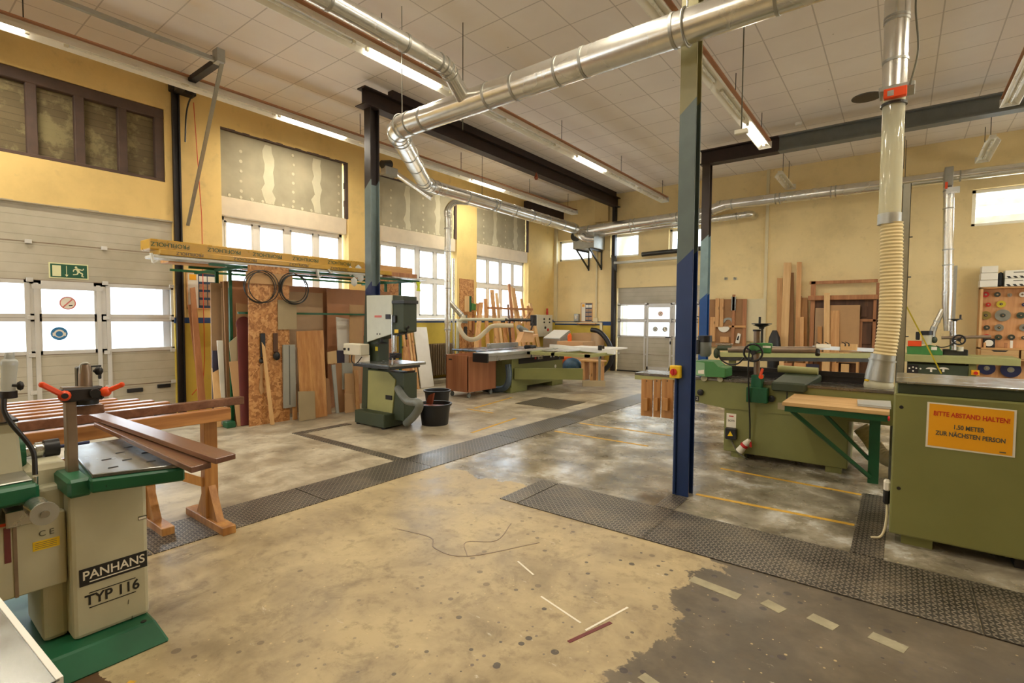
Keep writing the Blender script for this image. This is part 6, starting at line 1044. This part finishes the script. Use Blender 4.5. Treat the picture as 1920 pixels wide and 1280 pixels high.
for k, z in enumerate((2.25, 2.41)):
    t = thing('tool_carton', ['lower', 'upper'][k]+' long white carton with black diagonal stripes on the blade cabinet', 'carton', (2.2, 13.95, z), 'striped cartons on the cabinet'); obj('carton', MB().box(1.6, 2.9, 13.8, 14.1, z+.002, z+.155, .004), 'paper', t)
    for j in range(14): xx = 1.62+j*.09; obj('stripe', MB().prism([(xx, 13.799, z+.045), (xx+.045, 13.799, z+.045), (xx+.075, 13.799, z+.005), (xx+.03, 13.799, z+.005)], (0, .001, 0)), 'ink', t)
    obj('dark_band', MB().box(2.05, 2.9, 13.798, 13.8, z+.06, z+.095), 'navy_board', t); obj('orange_mark', MB().box(2.0, 2.04, 13.797, 13.8, z+.11, z+.14), 'orange', t); obj('lettering', MB().box(1.72, 1.86, 13.797, 13.8, z+.105, z+.12).box(2.08, 2.3, 13.797, 13.8, z+.115, z+.133), 'sign_red' if 0 else 'grey_ink', t)
o = tag(obj('dark_bag', MB().box(1.51, 1.58, 13.82, 14.05, 2.25, 2.54, .03), 'rubber_black'), 'dark bag squeezed between the white and the striped cartons', 'bag')
# ================================================================ MORTISER (front left)
t = thing('slot_mortiser', 'cream and green slot mortiser standing in the front left', 'mortiser', (-3.1, .6, 0)); fx = -2.88
V = lambda x, y, v=fx: WX(x, y, v)
b1 = MB().hexa([Vector(v) for v in ((-3.75, -.2, 0), (-2.73, -.2, 0), (-2.73, .88, 0), (-3.75, .88, 0), (-3.7, -.2, .1), (-2.80, -.2, .1), (-2.80, .84, .1), (-3.7, .84, .1))], .008); obj('base', b1, 'machine_green', t); obj('bolt_hole', MB().lathe([(.012, 0), (.012, .003)], (-2.82, .8, .1), 'z', 12), 'ink', t)
obj('pedestal', MB().box(-3.25, fx, .555, .845, .1, .80, .018, 2), 'machine_cream', t); obj('pedestal_neck', MB().box(-3.3, -2.97, .47, .56, .1, .80, .02, 2), 'machine_cream', t)
# front plates
nm = MB(); a, b, c_, d_ = V(148, 1067), V(276, 1033), V(276, 1062), V(148, 1100); yy0, yy1 = a.y, min(b.y, .838); z0, z1 = (d_.z+c_.z)/2, (a.z+b.z)/2
obj('name_plate', MB().box(fx, fx+.002, yy0, yy1, z0, z1), 'ink', t); yc_ = (yy0+yy1)/2; hh = z1-z0
text('name_lettering', 'PANHANS', (fx+.003, yc_, z0+hh*.56), (0, 1, 0), (0, 0, 1), hh*.72, 'paper', t, .0008, 'CENTER', .92, .0007); obj('underline', MB().box(fx+.002, fx+.003, yy0+.035, yy1-.03, z0+hh*.14, z0+hh*.2), 'paper', t)
a = V(212, 1110); text('type_lettering', 'TYP 116', (fx+.0015, a.y, a.z), (0, 1, 0), (0, 0, 1), .066, 'ink', t, .0008, 'CENTER', .9, .0012)
for dz in (.034, -.034): obj('rule', MB().box(fx, fx+.0015, a.y-.088, a.y+.088, a.z+dz-.002, a.z+dz+.002), 'ink', t)
a = V(267, 970); obj('small_plate', MB().box(fx, fx+.0015, a.y-.017, a.y+.017, a.z-.009, a.z+.009), 'grey_ink', t); obj('small_plate_face', MB().box(fx+.0015, fx+.002, a.y-.015, a.y+.015, a.z-.006, a.z+.004), 'paper', t)
for x, y in ((240, 1128), (247, 1158)): a = V(x, y); obj('paint_chip', MB().bar((fx+.0005, a.y, a.z-.01), (fx+.0005, a.y+.003, a.z+.01), .004, .001), 'ink', t)
# lower side cabinet
sx_ = -2.93
def SB(nm_, r, dep, m, x=sx_, bev=0): return obj(nm_, pbx(MB(), None, r, dep, bev, x=x), m, t)
cz1, cz0 = V(80, 965, sx_).z, V(80, 1105, sx_).z
obj('side_cabinet', MB().box(-3.4, sx_, -.35, .552, cz0, cz1, .006), 'machine_cream', t); a = V(29, 1040, sx_).y; obj('door_gap', MB().box(sx_, sx_+.004, a-.006, a+.006, cz0, cz1), 'steel_brown', t)
a = V(14, 1022, sx_); obj('red_strip', MB().box(sx_, sx_+.003, a.y-.01, a.y+.01, a.z-.075, a.z+.075), 'maroon_board', t); obj('orange_edge', MB().box(sx_, sx_+.003, -.3, a.y+.03, cz1-.012, cz1), 'orange', t)
a = V(87, 998, sx_); text('ce_mark', 'C E', (sx_+.002, a.y, a.z), (0, 1, 0), (0, 0, 1), .035, 'grey_ink', t, .0005)
a = V(87, 1019, sx_); obj('yellow_label', MB().box(sx_, sx_+.002, a.y-.044, a.y+.044, a.z-.02, a.z+.02), 'yellow', t)
for k in range(4): obj('label_line', MB().box(sx_+.002, sx_+.0025, a.y-.038, a.y+.034, a.z+.011-k*.008, a.z+.013-k*.008), 'grey_ink', t)
# table
obj('table_casting', MB().prism([(-2.74, .60, .79), (-2.62, .92, .79), (-3.45, .99, .79), (-3.5, .66, .79)], (0, 0, .06), .008), 'machine_green', t); obj('table_surface', MB().prism([(-2.76, .61, .85), (-2.64, .915, .85), (-3.45, .98, .85), (-3.48, .67, .85)], (0, 0, .018), .003), 'cast_table', t)
obj('table_bracket', MB().box(-3.12, -2.79, .535, .62, .77, .85, .012), 'machine_green', t)
for x, y in ((-3.0, .72), (-2.92, .78), (-3.1, .8), (-2.82, .7), (-2.8, .84), (-3.0, .88), (-3.2, .86)): obj('slot_hole', MB().box(x-.006, x+.006, y-.018, y+.018, .868, .8695), 'ink', t)
obj('edge_hole', MB().lathe([(.012, 0), (.012, .004)], (-2.725, .66, .815), 'x', 12), 'ink', t)
pc = WZ(134, 868, .87); pc = Vector((-2.98, .585, .85)); pz = WX(134, 750, pc.x).z; obj('clamp_column', MB().box(pc.x-.03, pc.x+.03, pc.y-.016, pc.y+.022, .84, pz, .005), 'steel_brown', t)
U = lambda x, y, v=-2.96: WX(x, y, v)
hb_ = MB().bar(U(112, 741), U(192, 735), .07, .062, bev=.008); obj('clamp_head', hb_, 'black_steel', t); obj('clamp_rail', MB().bar(U(115, 728), U(188, 726), .05, .012), 'steel_brown', t); a = U(178, 737, -2.92); obj('head_knob', MB().lathe([(.022, 0), (.02, .01)], a, 'x', 16), 'black_plastic', t)
for p, q, r in (((121, 742), (79, 721), .0), ((198, 734), (228, 721), .0)):
    a, b = U(*p, -2.92), U(*q, -2.9); lv = MB().bar(a, b, .02, .022, bev=.004).ball(a, .024, (.7, 1, 1), 12); lv.ball(b, .013, seg=8); obj('orange_lever', lv, 'orange', t)
a = U(121, 742, -2.9); obj('lever_hub', MB().lathe([(.012, 0), (.012, .012)], a, 'x', 12), 'ink', t); obj('lever_stud', MB().bar(U(190, 734), U(200, 734), .015), 'dark_steel', t)
a, b = U(162, 757, -3.0), U(162, 688, -3.0); obj('press_guide', pbx(MB(), None, (145, 687, 174, 727), .05, .006, x=-3.02), 'dark_steel', t); obj('press_screw', MB().tube([U(160, 723, -2.99), U(160, 700, -2.99), U(159, 683, -2.99)], .022, 16, True, [.026, .026, .02]), 'steel_brown', t); obj('cap_strap', MB().tube(smooth([U(152, 700, -2.98), U(152, 684, -2.98), U(165, 682, -2.98), U(167, 700, -2.98)], 4), .006, 8), 'galvanised_dull', t)
obj('press_foot', MB().cyl(U(160, 757, -2.99), U(160, 749, -2.99), .05), 'black_plastic', t); c = U(185, 695, -3.02); obj('side_screw', MB().cyl(U(175, 695, -3.02), c, .006).ball(c, .018, (.7, 1, 1.2), 10), 'black_plastic', t); c = U(186, 709, -3.02)
obj('press_block', MB().prism([U(*p, -2.99) for p in ((120, 763), (142, 762), (195, 757), (197, 774), (160, 778), (143, 778), (143, 766), (120, 765))], (-.05, 0, 0), .004), 'dark_wood_x', t)
# headstock and spindle
sz = WX(90, 840, -3.25).z; yh = WX(42, 840, -3.1).y; zh = WX(20, 792, -3.1).z
obj('motor_housing', MB().hexa([Vector(v) for v in ((-3.75, -.4, .85), (-3.08, -.4, .82), (-3.08, yh, .82), (-3.75, yh, .82), (-3.72, -.4, zh), (-3.12, -.4, zh), (-3.12, yh-.01, zh), (-3.72, yh-.01, zh))], .012), 'machine_cream', t)
obj('motor_plate', MB().cyl((-3.25, yh, sz), (-3.25, yh+.02, sz), .1), 'machine_green', t); obj('housing_lid', MB().box(-3.7, -3.1, -.4, yh-.01, zh, zh+.012), 'black_steel', t)
for nm_, ya, yb_, r, m in (('spindle', WX(40, 843, -3.25).y, WX(82, 843, -3.25).y, .026, 'bright_steel'), ('chuck_ring', WX(66, 843, -3.25).y, WX(78, 843, -3.25).y, .036, 'bright_steel'), ('chuck', WX(82, 843, -3.25).y, WX(110, 843, -3.25).y, .042, 'black_plastic'), ('drill_bit', WX(108, 843, -3.25).y, WX(168, 843, -3.25).y, .008, 'blade_blue')): obj(nm_, MB().cyl((-3.25, ya, sz), (-3.25, yb_, sz), r), m, t)
obj('saddle', MB().hexa([Vector(v) for v in ((-3.4, .42, .68), (-3.0, .42, .68), (-3.0, .56, .68), (-3.4, .56, .68), (-3.36, .45, .88), (-3.04, .45, .88), (-3.04, .6, .88), (-3.36, .6, .88))], .02), 'machine_cream', t)
obj('green_rail', MB().box(-3.5, -2.84, -.4, WX(75, 925, -2.84).y, WX(60, 943, -2.84).z, WX(60, 908, -2.84).z, .012), 'machine_green', t); obj('rail_top', MB().box(-3.46, -2.9, -.4, WX(68, 925, -2.84).y, WX(60, 908, -2.84).z, WX(60, 904, -2.84).z, .004), 'galvanised_dull', t); obj('oil_nipple', MB().cyl(WX(66, 908, -2.88), WX(66, 893, -2.88), .01), 'bright_steel', t)
a = WX(66, 948, -2.82); b = WX(88, 958, -2.7); b = WX(83, 962, -2.68); obj('crank_cylinder', MB().cyl(a, b, .038), 'bright_steel', t); dv_ = (b-a).normalized(); obj('crank_face', MB().cyl(b, b+dv_*.01, .045), 'galvanised_dull', t); obj('crank_bolt', MB().cyl(b+dv_*.01, b+dv_*.018, .014), 'bright_steel', t)
a = WX(42, 968, -2.9); obj('guide_block', MB().box(-3.0, -2.9, a.y-.05, a.y+.06, a.z-.04, a.z+.03, .004), 'bright_steel', t)
# oiler
oa, ob_ = WX(16, 733, -3.0), WX(18, 664, -3.0); n_ = 8; obj('reservoir', MB().tube([oa.lerp(ob_, q) for q in (0, .15, .3, .7, .82, .86, .98, 1)], .03, 18, True, [.022, .024, .024, .027, .027, .017, .016, .012]), 'reservoir', t)
obj('reservoir_cap', MB().tube([oa.lerp(ob_, q) for q in (.7, .8, .86, .88, 1.05)], .03, 18, True, [.028, .028, .022, .016, .015]), 'reservoir', t); obj('reservoir_base', MB().cyl(oa+Vector((0, 0, -.03)), oa, .028), 'black_steel', t); c = WX(38, 723, -2.98); obj('adjust_screw', MB().cyl(WX(22, 722, -2.98), c, .006).ball(c, .019, (.8, .7, 1.1), 8), 'black_plastic', t)
obj('brass_nipple', MB().cyl(WX(7, 740, -3.0), WX(6, 748, -3.0), .01), 'blade_gold', t); obj('support_rod', MB().cyl(WX(5, 745, -3.0), WX(3, 790, -3.02), .014), 'steel_brown', t)
obj('air_hose', MB().tube(smooth([WX(7, 748, -2.95), WX(8, 770, -2.94), WX(22, 795, -2.92), WX(48, 825, -2.9), WX(63, 850, -2.88), WX(66, 890, -2.86)], 6), .009, 10), 'black_plastic', t)
# boards on the mortiser
def flat(name, lab, pts, z, th, m): return tag(obj(name, MB().prism([WZ(*p, z) for p in pts], (0, 0, -th), .002), m), lab, 'board')
flat('mahogany_board', 'upper long dark brown board lying across the mortiser table', [(166, 777), (197, 773), (442, 850), (404, 860)], .945, .024, 'dark_wood_x'); flat('mahogany_board', 'lower dark brown board under its twin, pointing at the viewer', [(176, 792), (205, 787), (396, 866), (358, 876)], .915, .026, 'dark_wood_x')
# corner steel table
t = thing('steel_table', 'worn steel table corner cut off by the lower left edge', 'table', (-1.9, -.1, 0)); q = [WZ(112, 1272, .8), WZ(0, 1130, .8)]; q2 = (q[1]-q[0]).normalized(); n2 = Vector((q2.y, -q2.x, 0)); n2 = n2 if n2.y < 0 else -n2
c4 = [q[0], q[0]+q2*1.1, q[0]+q2*1.1+n2*.6, q[0]+n2*.6]; obj('table_top', MB().prism(c4, (0, 0, -.004), 0), 'cast_table', t); obj('white_edge', MB().bar(q[0]+Vector((0, 0, -.008)), q[0]+q2*1.1+Vector((0, 0, -.008)), .012, .02), 'white_laminate', t)
for c in c4:
    c2 = c.lerp(sum(c4, Vector())/4, .15); obj('leg', MB().bar((c2.x, c2.y, 0), (c2.x, c2.y, .79), .04), 'machine_green', t)
# ================================================================ SLATTED TABLE
t = thing('slatted_table', 'orange-brown wooden table of long slats on trestle legs behind the mortiser', 'table', (-4.5, .9, 0))
zt_ = .86
G = lambda x, y, v: WX(x, y, v)
sl = [(-3.98, 1.70, .84, .10, 'orange_pine_y'), (-4.25, 1.92, .885, .07, 'dark_wood'), (-4.42, 1.45, .885, .07, 'orange_pine_y'), (-4.58, 1.40, .885, .07, 'orange_pine_y'), (-4.74, 1.35, .885, .07, 'orange_pine_y'), (-4.9, 1.25, .885, .07, 'orange_pine_y'), (-5.06, 1.15, .885, .07, 'orange_pine_y'), (-5.22, 1.05, .885, .07, 'orange_pine_y')]
for k, (x, ye, z, w, m) in enumerate(sl): obj('slat', MB().box(x-.035, x+.035, -.5, ye, z-w/2, z+w/2-.01, .004), m if m != 'dark_wood' else 'dark_wood_x', t)
for y in (.0, .8, 1.3 if 0 else 1.2): obj('cross_bearer', MB().box(-5.2, -4.15, y-.03, y+.03, .79, .845), 'orange_pine', t)
for y in (1.55,): obj('upright', MB().box(-4.12, -4.04, y, y+.09, .06, .86, .004), 'orange_pine', t); obj('foot', MB().box(-4.42, -3.76, y-.0, y+.09, 0, .06, .004), 'orange_pine', t); obj('foot_brace', MB().prism([(-4.04, y+.02, .06), (-3.9, y+.02, .06), (-4.04, y+.02, .3)], (0, .05, 0)), 'orange_pine', t); obj('foot_brace', MB().prism([(-4.12, y+.02, .06), (-4.26, y+.02, .06), (-4.12, y+.02, .3)], (0, .05, 0)), 'orange_pine', t)
y = 1.28; obj('upright', MB().box(-4.52, -4.44, y, y+.08, .06, .83, .004), 'orange_pine', t); obj('foot', MB().box(-4.75, -4.08, y, y+.08, 0, .06, .004), 'orange_pine', t); obj('foot_brace', MB().prism([(-4.44, y+.02, .06), (-4.3, y+.02, .06), (-4.44, y+.02, .28)], (0, .05, 0)), 'orange_pine', t)
obj('side_rail', MB().bar((-4.08, 1.58, .50), (-4.1, -.3, .50), .035, .09), 'orange_pine_y', t); obj('side_rail', MB().bar((-4.48, 1.32, .55), (-4.5, -.3, .55), .035, .08), 'orange_pine_y', t); obj('corner_brace', MB().bar((-4.08, 1.56, .32), (-4.08, 1.25, .5), .03, .06), 'orange_pine', t)
obj('upright', MB().box(-4.12, -4.04, -.3, -.22, 0, .8), 'orange_pine', t); obj('upright', MB().box(-5.1, -5.02, .2, .28, 0, .8), 'orange_pine', t)
o = obj('sawdust', MB().lathe([(.38, 0), (.3, .012), (.1, .02)], (-3.9, .25, 0), 'z', 20), 'cherry'); tag(o, 'heap of orange sawdust on the floor behind the mortiser base', 'sawdust', None, 'stuff')
